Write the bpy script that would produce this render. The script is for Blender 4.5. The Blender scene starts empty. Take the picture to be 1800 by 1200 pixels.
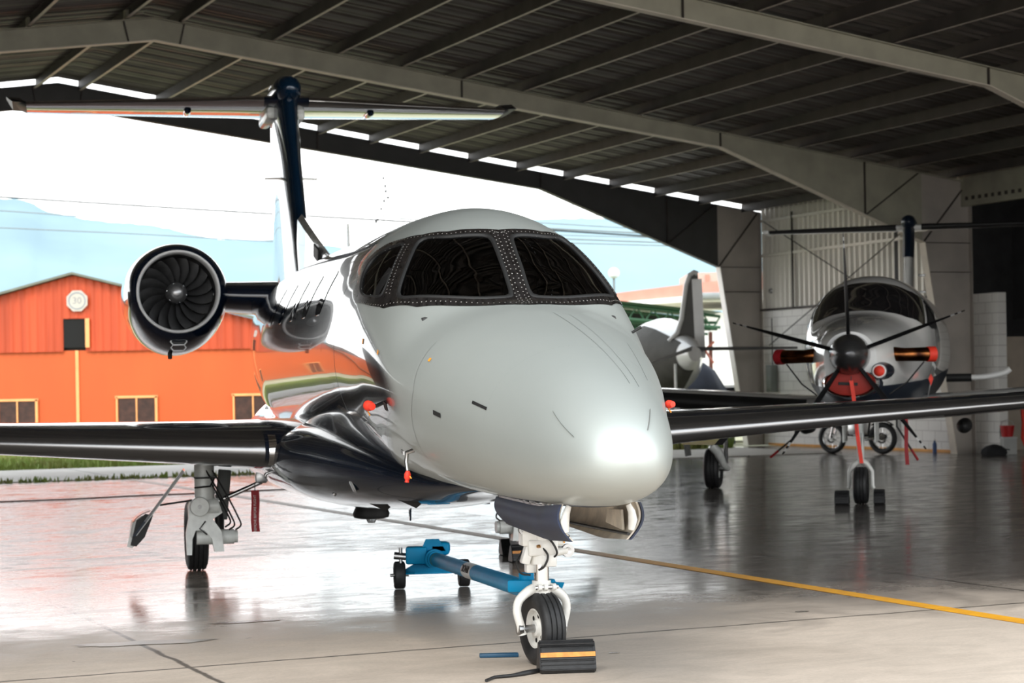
import bpy, bmesh, math, random
import numpy as np
from mathutils import Vector, Matrix, Euler
random.seed(7)
PI = math.pi
scene = bpy.context.scene
COL = scene.collection

# ---------------------------------------------------------------- camera, sky, exposure
CAM_H, FPX, ROLL = 1.5354, 3452.4, 0.0176
cam_data = bpy.data.cameras.new('camera')
cam_data.sensor_width = 36.0
cam_data.lens = 36.0 * FPX / 1800.0
cam_data.shift_y = (673.2 - 600.0) / 1800.0
cam_data.clip_end = 6000
cam_data.dof.use_dof = True
cam_data.dof.focus_distance = 10.2
cam_data.dof.aperture_fstop = 5.0
camera = bpy.data.objects.new('camera', cam_data)
camera.location = (0, 0, CAM_H)
camera.rotation_euler = (Matrix.Rotation(ROLL, 3, 'Y') @ Matrix.Rotation(PI / 2, 3, 'X')).to_euler()
COL.objects.link(camera)
scene.camera = camera

world = bpy.data.worlds.new('overcast_sky')
scene.world = world
world.use_nodes = True
wn = world.node_tree.nodes; wl = world.node_tree.links
wn.clear()
w_out = wn.new('ShaderNodeOutputWorld'); w_bg = wn.new('ShaderNodeBackground')
w_tc = wn.new('ShaderNodeTexCoord'); w_sep = wn.new('ShaderNodeSeparateXYZ')
w_ramp = wn.new('ShaderNodeValToRGB')
w_noise = wn.new('ShaderNodeTexNoise'); w_noise.inputs['Scale'].default_value = 2.5
w_noise.inputs['Detail'].default_value = 4
w_mix = wn.new('ShaderNodeMix'); w_mix.data_type = 'RGBA'; w_mix.inputs[0].default_value = 0.12
wl.new(w_tc.outputs['Generated'], w_sep.inputs[0])
wl.new(w_sep.outputs['Z'], w_ramp.inputs[0])
wl.new(w_tc.outputs['Generated'], w_noise.inputs['Vector'])
w_ramp.color_ramp.elements[0].position = 0.0; w_ramp.color_ramp.elements[0].color = (1.0, 1.0, 0.985, 1)
w_ramp.color_ramp.elements[1].position = 0.7; w_ramp.color_ramp.elements[1].color = (0.80, 0.88, 0.95, 1)
wl.new(w_ramp.outputs[0], w_mix.inputs[6]); wl.new(w_noise.outputs['Color'], w_mix.inputs[7])
w_mix.blend_type = 'SOFT_LIGHT'
wl.new(w_mix.outputs[2], w_bg.inputs['Color'])
w_bg.inputs['Strength'].default_value = 3.1
wl.new(w_bg.outputs[0], w_out.inputs[0])

sun_data = bpy.data.lights.new('hazy_sun', 'SUN')
sun_data.energy = 2.2; sun_data.angle = math.radians(25); sun_data.color = (1.0, 0.96, 0.88)
sun = bpy.data.objects.new('hazy_sun', sun_data)
sun.rotation_euler = (math.radians(42), 0, math.radians(-18))   # from behind the camera, high
COL.objects.link(sun)

scene.view_settings.view_transform = 'Standard'
scene.view_settings.look = 'None'
scene.view_settings.gamma = 1.0
scene.view_settings.use_curve_mapping = False
scene.view_settings.exposure = 0.0
try:
    scene.cycles.max_bounces = 8; scene.cycles.diffuse_bounces = 4; scene.cycles.glossy_bounces = 4
    scene.cycles.transparent_max_bounces = 8; scene.cycles.sample_clamp_indirect = 6.0
    scene.cycles.caustics_reflective = False; scene.cycles.caustics_refractive = False
    scene.cycles.use_denoising = True
except Exception:
    pass

# ---------------------------------------------------------------- materials
MATS = {}
def mat(name, color, rough=0.5, metal=0.0, coat=0.0, var=0.0, vscale=3.0, bump=0.0, bscale=20.0, coat_rough=0.03,
        rvar=0.0, emit=None, estr=0.0, stretch=(1, 1, 1), spec=0.5, var2=None):
    """procedural principled material: noise driven colour, gloss and bump"""
    if name in MATS: return MATS[name]
    m = bpy.data.materials.new(name); m.use_nodes = True
    n, l = m.node_tree.nodes, m.node_tree.links
    b = n['Principled BSDF']
    b.inputs['Base Color'].default_value = (*color, 1)
    b.inputs['Roughness'].default_value = rough
    b.inputs['Metallic'].default_value = metal
    b.inputs['Coat Weight'].default_value = coat
    b.inputs['Coat Roughness'].default_value = coat_rough
    b.inputs['Specular IOR Level'].default_value = spec
    tc = n.new('ShaderNodeTexCoord'); mp = n.new('ShaderNodeMapping')
    mp.inputs['Scale'].default_value = stretch
    l.new(tc.outputs['Object'], mp.inputs[0])
    no = n.new('ShaderNodeTexNoise'); no.inputs['Scale'].default_value = vscale; no.inputs['Detail'].default_value = 6
    l.new(mp.outputs[0], no.inputs['Vector'])
    cr = n.new('ShaderNodeValToRGB')
    dark = tuple(c * (1 - var) for c in color); lite = tuple(min(1, c * (1 + var * .6)) for c in color)
    if var2: dark = var2
    cr.color_ramp.elements[0].position = 0.3; cr.color_ramp.elements[0].color = (*dark, 1)
    cr.color_ramp.elements[1].position = 0.7; cr.color_ramp.elements[1].color = (*lite, 1)
    l.new(no.outputs['Fac'], cr.inputs[0]); l.new(cr.outputs[0], b.inputs['Base Color'])
    if rvar:
        mr = n.new('ShaderNodeMapRange'); mr.inputs['To Min'].default_value = max(0.02, rough - rvar)
        mr.inputs['To Max'].default_value = rough + rvar
        l.new(no.outputs['Fac'], mr.inputs['Value']); l.new(mr.outputs[0], b.inputs['Roughness'])
    if bump:
        n2 = n.new('ShaderNodeTexNoise'); n2.inputs['Scale'].default_value = bscale
        l.new(mp.outputs[0], n2.inputs['Vector'])
        bp = n.new('ShaderNodeBump'); bp.inputs['Strength'].default_value = bump; bp.inputs['Distance'].default_value = 0.02
        l.new(n2.outputs['Fac'], bp.inputs['Height']); l.new(bp.outputs[0], b.inputs['Normal'])
    if emit:
        b.inputs['Emission Color'].default_value = (*emit, 1); b.inputs['Emission Strength'].default_value = estr
    MATS[name] = m
    return m

def glass_mat(name, tint, gloss=0.06):
    if name in MATS: return MATS[name]
    m = bpy.data.materials.new(name); m.use_nodes = True
    n, l = m.node_tree.nodes, m.node_tree.links; n.clear()
    o = n.new('ShaderNodeOutputMaterial'); tr = n.new('ShaderNodeBsdfTransparent'); gl = n.new('ShaderNodeBsdfGlossy')
    tr.inputs['Color'].default_value = (*tint, 1); gl.inputs['Roughness'].default_value = 0.02
    gl.inputs['Color'].default_value = (.9, .92, .95, 1)
    fr = n.new('ShaderNodeFresnel'); fr.inputs['IOR'].default_value = 1.45
    # faint wiper smears
    tc = n.new('ShaderNodeTexCoord'); wv = n.new('ShaderNodeTexWave'); wv.wave_type = 'RINGS'; wv.inputs['Scale'].default_value = 5.0
    wv.inputs['Distortion'].default_value = 4.0; wv.inputs['Detail'].default_value = 3
    l.new(tc.outputs['Object'], wv.inputs['Vector'])
    df = n.new('ShaderNodeBsdfDiffuse'); df.inputs['Color'].default_value = (.5, .48, .45, 1)
    mr = n.new('ShaderNodeMapRange'); mr.inputs['From Min'].default_value = .55; mr.inputs['To Max'].default_value = 0.0012
    l.new(wv.outputs['Fac'], mr.inputs['Value'])
    m1 = n.new('ShaderNodeMixShader'); m2 = n.new('ShaderNodeMixShader')
    l.new(mr.outputs[0], m1.inputs[0]); l.new(tr.outputs[0], m1.inputs[1]); l.new(df.outputs[0], m1.inputs[2])
    l.new(fr.outputs[0], m2.inputs[0]); l.new(m1.outputs[0], m2.inputs[1]); l.new(gl.outputs[0], m2.inputs[2])
    l.new(m2.outputs[0], o.inputs[0])
    MATS[name] = m
    return m

# ---------------------------------------------------------------- mesh helpers
class MB:
    """collects shapes, links them as ONE mesh object"""
    def __init__(s): s.v = []; s.f = []
    def add(s, vs, fs):
        o = len(s.v); s.v += [tuple(map(float, v)) for v in vs]; s.f += [tuple(i + o for i in f) for f in fs]; return s
    def box(s, c, size, rot=None):
        hx, hy, hz = [q / 2 for q in size]
        vs = [Vector((x, y, z)) for x in (-hx, hx) for y in (-hy, hy) for z in (-hz, hz)]
        if rot is not None:
            R = rot if isinstance(rot, Matrix) else Euler(rot).to_matrix()
            vs = [R @ v for v in vs]
        vs = [v + Vector(c) for v in vs]
        return s.add(vs, [(0, 1, 3, 2), (4, 6, 7, 5), (0, 4, 5, 1), (2, 3, 7, 6), (0, 2, 6, 4), (1, 5, 7, 3)])
    def bbox(s, c, size, b=0.01, rot=None, seg=2):
        """bevelled box"""
        bm = bmesh.new(); bmesh.ops.create_cube(bm, size=1)
        for v in bm.verts: v.co = Vector((v.co.x * size[0], v.co.y * size[1], v.co.z * size[2]))
        bmesh.ops.bevel(bm, geom=bm.edges[:], offset=b, segments=seg, profile=.5, affect='EDGES')
        R = Matrix.Identity(3) if rot is None else (rot if isinstance(rot, Matrix) else Euler(rot).to_matrix())
        bm.verts.index_update()
        vs = [R @ v.co + Vector(c) for v in bm.verts]; fs = [[v.index for v in f.verts] for f in bm.faces]
        bm.free(); return s.add(vs, fs)
    def prism(s, poly, origin, ux, uy, depth):
        """polygon given in the (ux,uy) plane extruded by the vector depth"""
        ux, uy, d, o = Vector(ux), Vector(uy), Vector(depth), Vector(origin)
        n = len(poly); a = [o + ux * p[0] + uy * p[1] for p in poly]; b = [p + d for p in a]
        return s.add(a + b, [tuple(range(n))[::-1], tuple(range(n, 2 * n))] + [(i, (i + 1) % n, n + (i + 1) % n, n + i) for i in range(n)])
    def rings(s, rs, cap0=True, cap1=True, closed=True):
        """loft through rings of equal point count"""
        n = len(rs[0]); vs = [p for r in rs for p in r]; fs = []
        for k in range(len(rs) - 1):
            for i in range(n if closed else n - 1):
                j = (i + 1) % n
                fs.append((k * n + i, k * n + j, (k + 1) * n + j, (k + 1) * n + i))
        if cap0: fs.append(tuple(range(n))[::-1])
        if cap1: fs.append(tuple(range((len(rs) - 1) * n, len(rs) * n)))
        return s.add(vs, fs)
    def tube(s, pts, r, seg=12, caps=True):
        pts = [Vector(p) for p in pts]
        rr = r if isinstance(r, (list, tuple)) else [r] * len(pts)
        rs = []; prev = None
        for i, p in enumerate(pts):
            d = (pts[min(i + 1, len(pts) - 1)] - pts[max(i - 1, 0)]).normalized()
            if prev is None:
                a = d.cross(Vector((0, 0, 1)))
                if a.length < .05: a = d.cross(Vector((0, 1, 0)))
                a.normalize()
            else:
                a = (prev - d * prev.dot(d))
                if a.length < 1e-4: a = d.orthogonal()
                a.normalize()
            prev = a; b = d.cross(a)
            rs.append([p + (a * math.cos(2 * PI * k / seg) + b * math.sin(2 * PI * k / seg)) * rr[i] for k in range(seg)])
        return s.rings(rs, caps, caps)
    def lathe(s, prof, origin=(0, 0, 0), axis=(0, 0, 1), seg=32, closed_prof=False):
        """profile [(radius, along)] turned about the axis"""
        ax = Vector(axis).normalized(); a = ax.orthogonal().normalized(); b = ax.cross(a); o = Vector(origin)
        rs = [[o + ax * h + (a * math.cos(2 * PI * k / seg) + b * math.sin(2 * PI * k / seg)) * max(r, 1e-4) for k in range(seg)] for r, h in prof]
        if closed_prof: rs.append(rs[0]); return s.rings(rs, False, False)
        return s.rings(rs, True, True)
    def build(s, name, m=None, parent=None, smooth=None, mirror=False):
        me = bpy.data.meshes.new(name); me.from_pydata(s.v, [], s.f); me.validate()
        bm = bmesh.new(); bm.from_mesh(me); bmesh.ops.remove_doubles(bm, verts=bm.verts, dist=1e-5)
        bmesh.ops.recalc_face_normals(bm, faces=bm.faces); bm.to_mesh(me); bm.free()
        o = bpy.data.objects.new(name, me); COL.objects.link(o)
        if m: me.materials.append(m)
        if parent: o.parent = parent
        if smooth is not None:
            me.polygons.foreach_set('use_smooth', [True] * len(me.polygons))
            try: me.set_sharp_from_angle(angle=math.radians(smooth))
            except Exception: pass
        return o

def thing(name, label, cat, loc=(0, 0, 0), rotz=0, group=None, scale=1):
    o = bpy.data.objects.new(name, None); COL.objects.link(o); o.empty_display_size = .1
    o.location = loc; o.rotation_euler = (0, 0, rotz); o.scale = (scale,) * 3
    o['label'] = label; o['category'] = cat
    if group: o['group'] = group
    return o
def tag(o, label, cat, group=None, kind=None):
    o['label'] = label; o['category'] = cat
    if group: o['group'] = group
    if kind: o['kind'] = kind
    return o
def struct(o):
    o['kind'] = 'structure'; return o
def dup(root, loc=None, rotz=None, label=None, group=None, parent=None):
    r = root.copy(); COL.objects.link(r)
    if parent is not None: r.parent = parent
    if loc is not None: r.location = loc
    if rotz is not None: r.rotation_euler = (0, 0, rotz)
    if label: r['label'] = label
    if group: r['group'] = group
    for ch in list(root.children):
        c = ch.copy(); COL.objects.link(c); c.parent = r
        for g in list(ch.children):
            d = g.copy(); COL.objects.link(d); d.parent = c
    return r
def text_obj(name, body, size, m, M, parent=None, extrude=0.001, space=1.0):
    cu = bpy.data.curves.new(name, 'FONT'); cu.body = body; cu.size = size; cu.extrude = extrude
    cu.align_x = 'CENTER'; cu.align_y = 'CENTER'; cu.space_character = space; cu.resolution_u = 3
    tmp = bpy.data.objects.new(name + '_tmp', cu); COL.objects.link(tmp)
    dg = bpy.context.evaluated_depsgraph_get(); dg.update()
    me = bpy.data.meshes.new_from_object(tmp.evaluated_get(dg))
    bpy.data.objects.remove(tmp); me.name = name
    me.transform(M)
    o = bpy.data.objects.new(name, me); COL.objects.link(o); me.materials.clear(); me.materials.append(m)
    if parent: o.parent = parent
    return o
def spl(pts, k=6):
    """smooth path through points (Catmull-Rom)"""
    P = [Vector(p) for p in pts]; P = [P[0] * 2 - P[1]] + P + [P[-1] * 2 - P[-2]]; out = []
    for i in range(1, len(P) - 2):
        a, b, c, d = P[i - 1:i + 3]
        for q in range(k):
            t = q / k; out.append(.5 * ((2 * b) + (c - a) * t + (2 * a - 5 * b + 4 * c - d) * t * t + (3 * b - a - 3 * c + d) * t ** 3))
    return out + [P[-2]]
def frame_matrix(o, x, y):
    x = Vector(x).normalized(); y = Vector(y).normalized(); z = x.cross(y)
    M = Matrix.Identity(4)
    for i in range(3): M[i][0] = x[i]; M[i][1] = y[i]; M[i][2] = z[i]; M[i][3] = o[i]
    return M
# ---------------------------------------------------------------- hangar coordinates (a across from the ridge, n bays away, z up)
PHI = .424; CP, SP = math.cos(PHI), math.sin(PHI)
RX, RY, BAY = -5.716, 31.892, 7.8114
HALF = 16.16
def HG(a, n, z=0.0):
    return Vector((RX + a * CP - n * BAY * SP, RY + a * SP + n * BAY * CP, z))
HV = Vector((CP, SP, 0)); HU = Vector((-SP, CP, 0))
# ---------------------------------------------------------------- jet fuselage surface (t aft of nose wheel, l starboard, z up)
#SURF
def _pchip(xs, ys):
    xs = np.array(xs, float); ys = np.array(ys, float); h = np.diff(xs); d = np.diff(ys) / h
    m = np.zeros_like(xs); m[0] = d[0]; m[-1] = d[-1]
    for i in range(1, len(xs) - 1):
        m[i] = 0 if d[i - 1] * d[i] <= 0 else 3 * (h[i - 1] + h[i]) / ((2 * h[i] + h[i - 1]) / d[i - 1] + (h[i] + 2 * h[i - 1]) / d[i])
    def fn(x):
        x = min(max(x, xs[0]), xs[-1]); i = min(max(int(np.searchsorted(xs, x)) - 1, 0), len(xs) - 2)
        t = (x - xs[i]) / h[i]
        return float((1 + 2 * t) * (1 - t) ** 2 * ys[i] + t * (1 - t) ** 2 * h[i] * m[i] + t * t * (3 - 2 * t) * ys[i + 1] + t * t * (t - 1) * h[i] * m[i + 1])
    return fn
T0 = -1.78
JET = [  # t, half width, bottom, top, height of the widest point
 (-1.78, 0.0, 1.165, 1.165, 1.165), (-1.70, .165, 1.035, 1.315, 1.17), (-1.5, .28, .965, 1.455, 1.19), (-1.2, .375, .925, 1.59, 1.23),
 (-.9, .455, .912, 1.69, 1.28), (-.6, .54, .907, 1.775, 1.34), (-.3, .62, .905, 1.855, 1.41), (0, .69, .905, 1.93, 1.47), (.28, .74, .905, 1.995, 1.53),
 (.6, .785, .907, 2.225, 1.62), (.9, .815, .91, 2.43, 1.68), (1.1, .83, .91, 2.53, 1.70), (1.31, .84, .915, 2.595, 1.72), (1.6, .85, .92, 2.63, 1.75),
 (2.2, .865, .925, 2.645, 1.79), (3.0, .87, .93, 2.655, 1.81), (6.2, .87, .94, 2.69, 1.83), (7.2, .845, 1.0, 2.69, 1.86), (8.2, .775, 1.15, 2.69, 1.93),
 (9.2, .67, 1.35, 2.68, 2.03), (10.2, .54, 1.60, 2.66, 2.15), (11.2, .40, 1.86, 2.64, 2.27), (12.2, .25, 2.12, 2.60, 2.37), (13.0, .12, 2.32, 2.54, 2.43), (13.25, .03, 2.40, 2.47, 2.435)]
_q = [math.sqrt(r[0] - T0) for r in JET]
_fw, _fb, _ft, _fc = [_pchip(_q, [r[k] for r in JET]) for k in (1, 2, 3, 4)]
_cache = {}
def _par(t):
    if t not in _cache:
        q = math.sqrt(max(t - T0, 0)); _cache[t] = (_fw(q), _fb(q), _ft(q), _fc(q))
    return _cache[t]
def jet_surf(t, th, off=0.0):
    """point on the jet skin: th = 0 crown, pi/2 starboard, pi keel"""
    w, zb, zt, zc = _par(t)
    s, c = math.sin(th), math.cos(th)
    e = (1.0 if c > 0 else 2 / 2.2)
    l = w * math.copysign(abs(s) ** e, s)
    z = zc + ((zt - zc) if c > 0 else (zc - zb)) * math.copysign(abs(c) ** e, c)
    p = np.array((t, l, z))
    if off:
        d = 1e-3; td = t + d
        a = jet_surf(td, th) - p; b = jet_surf(t, th + d) - p
        n = np.cross(b, a); n /= (np.linalg.norm(n) + 1e-12)
        p = p - n * off if n @ np.array((0, l, z - zc)) < 0 else p + n * off
    return p
#ENDSURF
# ---------------------------------------------------------------- paints
M_silver = mat('silver_metallic_paint', (.43, .46, .44), .45, .42, .22, var=.03, vscale=2.0)
M_navy = mat('midnight_blue_gloss_paint', (.004, .010, .024), .18, .0, 1.0, var=.25, vscale=1.5)
M_tail = mat('deep_teal_blue_gloss_paint', (.002, .022, .055), .2, .3, 1.0, var=.25, vscale=1.5)
M_boot = mat('dark_polished_leading_edge', (.33, .33, .335), .22, .95, .0, var=.03, vscale=3)
M_chrome = mat('polished_aluminium', (.86, .86, .86), .08, 1.0, var=.05)
M_steel = mat('brushed_steel', (.5, .5, .5), .3, 1.0, var=.15, vscale=12)
M_blackgl = mat('black_window_surround', (.022, .020, .020), .3, .35, .6, var=.65, vscale=14, rvar=.12, stretch=(1, 3, 1), bump=.05, bscale=30)
M_black = mat('matte_black', (.012, .012, .012), .6, var=.3)
M_fan = mat('fan_titanium', (.20, .20, .205), .38, .8, var=.25, vscale=8)
M_whitegear = mat('gloss_white_gear_enamel', (.80, .79, .75), .3, 0, .5, var=.10, vscale=14)
M_greygear = mat('light_grey_gear_enamel', (.78, .80, .77), .35, 0, .3, var=.14, vscale=14)
M_rubber = mat('tyre_rubber', (.018, .018, .019), .55, var=.35, vscale=25, bump=.05, bscale=90)
M_hose = mat('black_hose', (.015, .015, .015), .45, var=.2)
M_red = mat('red_cover_fabric', (.85, .045, .02), .6, var=.2, vscale=8)
M_redrib = mat('dark_red_ribbon', (.36, .008, .015), .6, var=.2, vscale=8)
M_whitetxt = mat('white_lettering', (.8, .78, .75), .6, var=.1)
M_cream = mat('cream_door_lining', (.80, .72, .60), .5, var=.25, vscale=9)
M_glass = glass_mat('tinted_windshield', (.34, .34, .34))
M_dkglass = mat('dark_cabin_glass', (.01, .01, .012), .05, 0, 1.0, var=.2)
M_interior = mat('dark_grey_cockpit_liner', (.035, .034, .034), .7, var=.3, vscale=5)
M_seat = mat('grey_seat_leather', (.07, .065, .06), .5, var=.3, vscale=9)
M_ltglass = mat('clear_lamp_glass', (.75, .78, .8), .06, .6, 1.0, var=.1)
M_orange = mat('orange_paint_mark', (.9, .35, .03), .5, var=.1)

# silver paint with the midnight-blue belly below the cheat line (scheme painted on the skin)
def two_tone():
    m = M_silver.copy(); m.name = 'silver_over_midnight_blue'
    n, l = m.node_tree.nodes, m.node_tree.links; b = n['Principled BSDF']
    tc = n.new('ShaderNodeTexCoord'); sp = n.new('ShaderNodeSeparateXYZ'); l.new(tc.outputs['Object'], sp.inputs[0])
    gt = n.new('ShaderNodeMapRange'); gt.inputs['From Min'].default_value = .938; gt.inputs['From Max'].default_value = .944
    l.new(sp.outputs['Z'], gt.inputs['Value'])
    old = b.inputs['Base Color'].links[0].from_socket
    mx = n.new('ShaderNodeMix'); mx.data_type = 'RGBA'; mx.inputs[6].default_value = (.004, .010, .03, 1)
    l.new(gt.outputs[0], mx.inputs[0]); l.new(old, mx.inputs[7]); l.new(mx.outputs[2], b.inputs['Base Color'])
    mm = n.new('ShaderNodeMath'); mm.operation = 'MULTIPLY'; mm.inputs[1].default_value = b.inputs['Metallic'].default_value
    l.new(gt.outputs[0], mm.inputs[0]); l.new(mm.outputs[0], b.inputs['Metallic'])
    return m
M_two = two_tone()
def nose_and_body():
    """silver nose fading into the dark body: the border of the paint scheme is stored on the skin"""
    m = M_two.copy(); m.name = 'silver_nose_dark_body'; n, l = m.node_tree.nodes, m.node_tree.links; b = n['Principled BSDF']
    at = n.new('ShaderNodeAttribute'); at.attribute_name = 'silver_share'
    old = b.inputs['Base Color'].links[0].from_socket; mx = n.new('ShaderNodeMix'); mx.data_type = 'RGBA'; mx.inputs[6].default_value = (.010, .013, .018, 1)
    l.new(at.outputs['Fac'], mx.inputs[0]); l.new(old, mx.inputs[7]); l.new(mx.outputs[2], b.inputs['Base Color'])
    for nm, dark in (('Coat Weight', 1.0), ('Roughness', .16)):
        mr = n.new('ShaderNodeMapRange'); mr.inputs['To Min'].default_value = dark; mr.inputs['To Max'].default_value = b.inputs[nm].default_value
        l.new(at.outputs['Fac'], mr.inputs['Value']); l.new(mr.outputs[0], b.inputs[nm])
    return m
M_body = nose_and_body()

AL = .228
jet = thing('business_jet', 'silver and midnight-blue twin-engine business jet with a T-tail, parked nose toward the open floor', 'airplane',
            (.1414, 10.7045, 0), PI / 2 + AL)

# window outlines on the skin, (t, th) starboard
P_MAIN = [(1.062, .522), (.955, .40), (.905, .26), (.875, .13), (.852, .078), (.766, .07), (.588, .07), (.393, .07), (.345, .08), (.335, .13), (.355, .3), (.425, .501), (.52, .70), (.633, .861), (.690, .915), (.720, .920), (.756, .908), (.856, .795), (.964, .683), (1.055, .60), (1.075, .56)]
P_SIDE = [(1.195, .667), (1.267, .715), (1.45, .79), (1.54, .85), (1.56, .93), (1.501, 1.025), (1.387, 1.104), (1.289, 1.137), (1.177, 1.132), (1.03, 1.10), (.921, 1.066), (.905, 1.033), (.93, .957), (1.025, .826), (1.141, .701)]
B_UP = [(.915, 0), (.95, .17), (1.0, .355), (1.122, .523), (1.276, .642), (1.50, .72), (1.66, .80), (1.72, .90), (1.66, 1.03), (1.50, 1.15)]
B_LO = [(.175, 0), (.24, .26), (.361, .529), (.506, .828), (.775, 1.092), (.90, 1.14), (1.012, 1.169), (1.13, 1.185), (1.25, 1.20), (1.36, 1.21)]
def inside(p, poly):
    x, y = p; c = False
    for i in range(len(poly)):
        x1, y1 = poly[i]; x2, y2 = poly[i - 1]
        if (y1 > y) != (y2 > y) and x < (x2 - x1) * (y - y1) / (y2 - y1) + x1: c = not c
    return c
def resample(poly, n, closed=True):
    P = [np.array(p) for p in poly]; P = P + [P[0]] if closed else P
    d = [0]
    for a, b in zip(P, P[1:]): d.append(d[-1] + np.linalg.norm(b - a))
    out = []
    for k in range(n):
        s = d[-1] * k / (n if closed else n - 1); i = min(max(int(np.searchsorted(d, s, side='right')) - 1, 0), len(P) - 2)
        u = (s - d[i]) / max(d[i + 1] - d[i], 1e-9); out.append(tuple(P[i] * (1 - u) + P[i + 1] * u))
    return out
def smooth_poly(poly, n=64, it=2):
    P = [np.array(p) for p in poly]
    for _ in range(it):
        Q = []
        for i in range(len(P)):
            a, b = P[i], P[(i + 1) % len(P)]; Q += [a * .75 + b * .25, a * .25 + b * .75]
        P = Q
    return resample([tuple(p) for p in P], n)
HOLES = []
for poly in (P_MAIN, P_SIDE):
    sp_ = smooth_poly(poly); c_ = np.mean(sp_, axis=0)
    h_ = [tuple(c_ + (np.array(p) - c_) * 1.0) for p in sp_]
    HOLES += [h_, [(t, -th) for t, th in h_]]
def in_hole(t, th, grow=1.0):
    if not (.2 < t < 1.8): return False
    return any(inside((t, th), h) for h in HOLES)

def skin_mesh(name, m, ts, nth, off, holes=True, cap=True, parent=jet):
    ths = [2 * PI * k / nth - PI for k in range(nth)]
    vs = [jet_surf(t, th, off if t > T0 + .02 else 0) for t in ts for th in ths]
    fs = []
    for i in range(len(ts) - 1):
        for k in range(nth):
            k2 = (k + 1) % nth
            if holes and in_hole((ts[i] + ts[i + 1]) / 2, ths[k] + PI / nth): continue
            fs.append((i * nth + k, i * nth + k2, (i + 1) * nth + k2, (i + 1) * nth + k))
    mb = MB(); mb.add(vs, fs); return mb.build(name, m, parent, 40)
def frange(a, b, n): return [a + (b - a) * k / n for k in range(n + 1)]
rad_t = [T0 + (k / 40) ** 2 * (.98) for k in range(41)]          # radome to t = -0.80
skin_mesh('radome', M_two, rad_t, 120, 0, False)
fus = skin_mesh('fuselage', M_body, frange(-.80, .2, 22) + frange(.2, 1.8, 100)[1:] + frange(1.8, 7, 60)[1:] + frange(7, 13.25, 70)[1:], 240, 0)
_bd = _pchip([0, .5, .85, 1.16, 1.25, 1.40, 1.55, 1.75, 1.95, 2.25, 2.6, 3.15], [2.3, 2.12, 1.82, 1.46, 1.2, .68, .42, .34, .55, 1.0, 1.65, 2.2])
_at = fus.data.attributes.new('silver_share', 'FLOAT', 'POINT')
def _share(co):
    t, l_, z = co; w_, zb_, zt_, zc_ = _par(t); zz = (z - zc_) / ((zt_ - zc_) if z > zc_ else (zc_ - zb_)) if t < 13 else 0
    th = math.atan2(min(abs(l_) / max(w_, .01), 1), max(-1, min(1, zz)))
    u = (_bd(th) - t) / .34 + .5; u = max(0, min(1, u)); return u * u * (3 - 2 * u)
_at.data.foreach_set('value', [_share(v.co) for v in fus.data.vertices])
liner = skin_mesh('cockpit_liner', M_interior, frange(.0, .2, 4) + frange(.2, 1.8, 80)[1:] + frange(1.8, 2.6, 8)[1:], 200, -.045)
mb = MB()
mb.rings([[jet_surf(2.6, 2 * PI * k / 40, -.05) for k in range(40)], [jet_surf(2.62, 2 * PI * k / 40, -.05) for k in range(40)]]); mb.build('rear_cockpit_bulkhead', M_interior, jet)
mb = MB(); mb.rings([[jet_surf(.0, 2 * PI * k / 40, -.05) for k in range(40)], [jet_surf(.02, 2 * PI * k / 40, -.05) for k in range(40)]])
mb.build('front_cockpit_bulkhead', M_interior, jet)
for s_ in (-1, 1):
    mb = MB(); mb.rings([[jet_surf(t, s_ * th, -.075) for th in (.86, .95, 1.04, 1.12, 1.2)] for t in (1.20, 1.28, 1.36)], False, False, closed=False); mb.build('window_light_panel', mat('pale_window_light', (.62, .62, .64), .6, var=.1), jet, 60)  # added pale panel stands in for daylight seen through the opposite window
# glareshield, floor, seats, yokes
mb = MB(); mb.bbox((.62, 0, 1.86), (.5, 1.15, .12), .04); mb.bbox((.86, 0, 1.62), (.06, 1.2, .5), .02); mb.box((1.6, 0, 1.15), (2.0, 1.2, .04)); mb.build('instrument_panel', M_interior, jet, 40)
for s_ in (-1, 1):
    mb = MB(); mb.bbox((1.62, .36 * s_, 1.45), (.45, .42, .12), .04); mb.bbox((1.86, .36 * s_, 1.78), (.12, .42, .62), .05, (0, .15, 0)); mb.bbox((1.93, .36 * s_, 2.17), (.09, .24, .2), .04, (0, .1, 0))
    mb.build('cockpit_seat', M_seat, jet, 40)
    mb = MB(); mb.tube([(.88, .36 * s_, 1.62), (1.12, .36 * s_, 1.70)], .02, 8)
    mb.tube([(1.12, .36 * s_ - .15, 1.80), (1.14, .36 * s_ - .15, 1.70), (1.12, .36 * s_, 1.69), (1.14, .36 * s_ + .15, 1.70), (1.12, .36 * s_ + .15, 1.80)], .016, 8)
    mb.build('control_yoke', M_seat, jet, 40)

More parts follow.
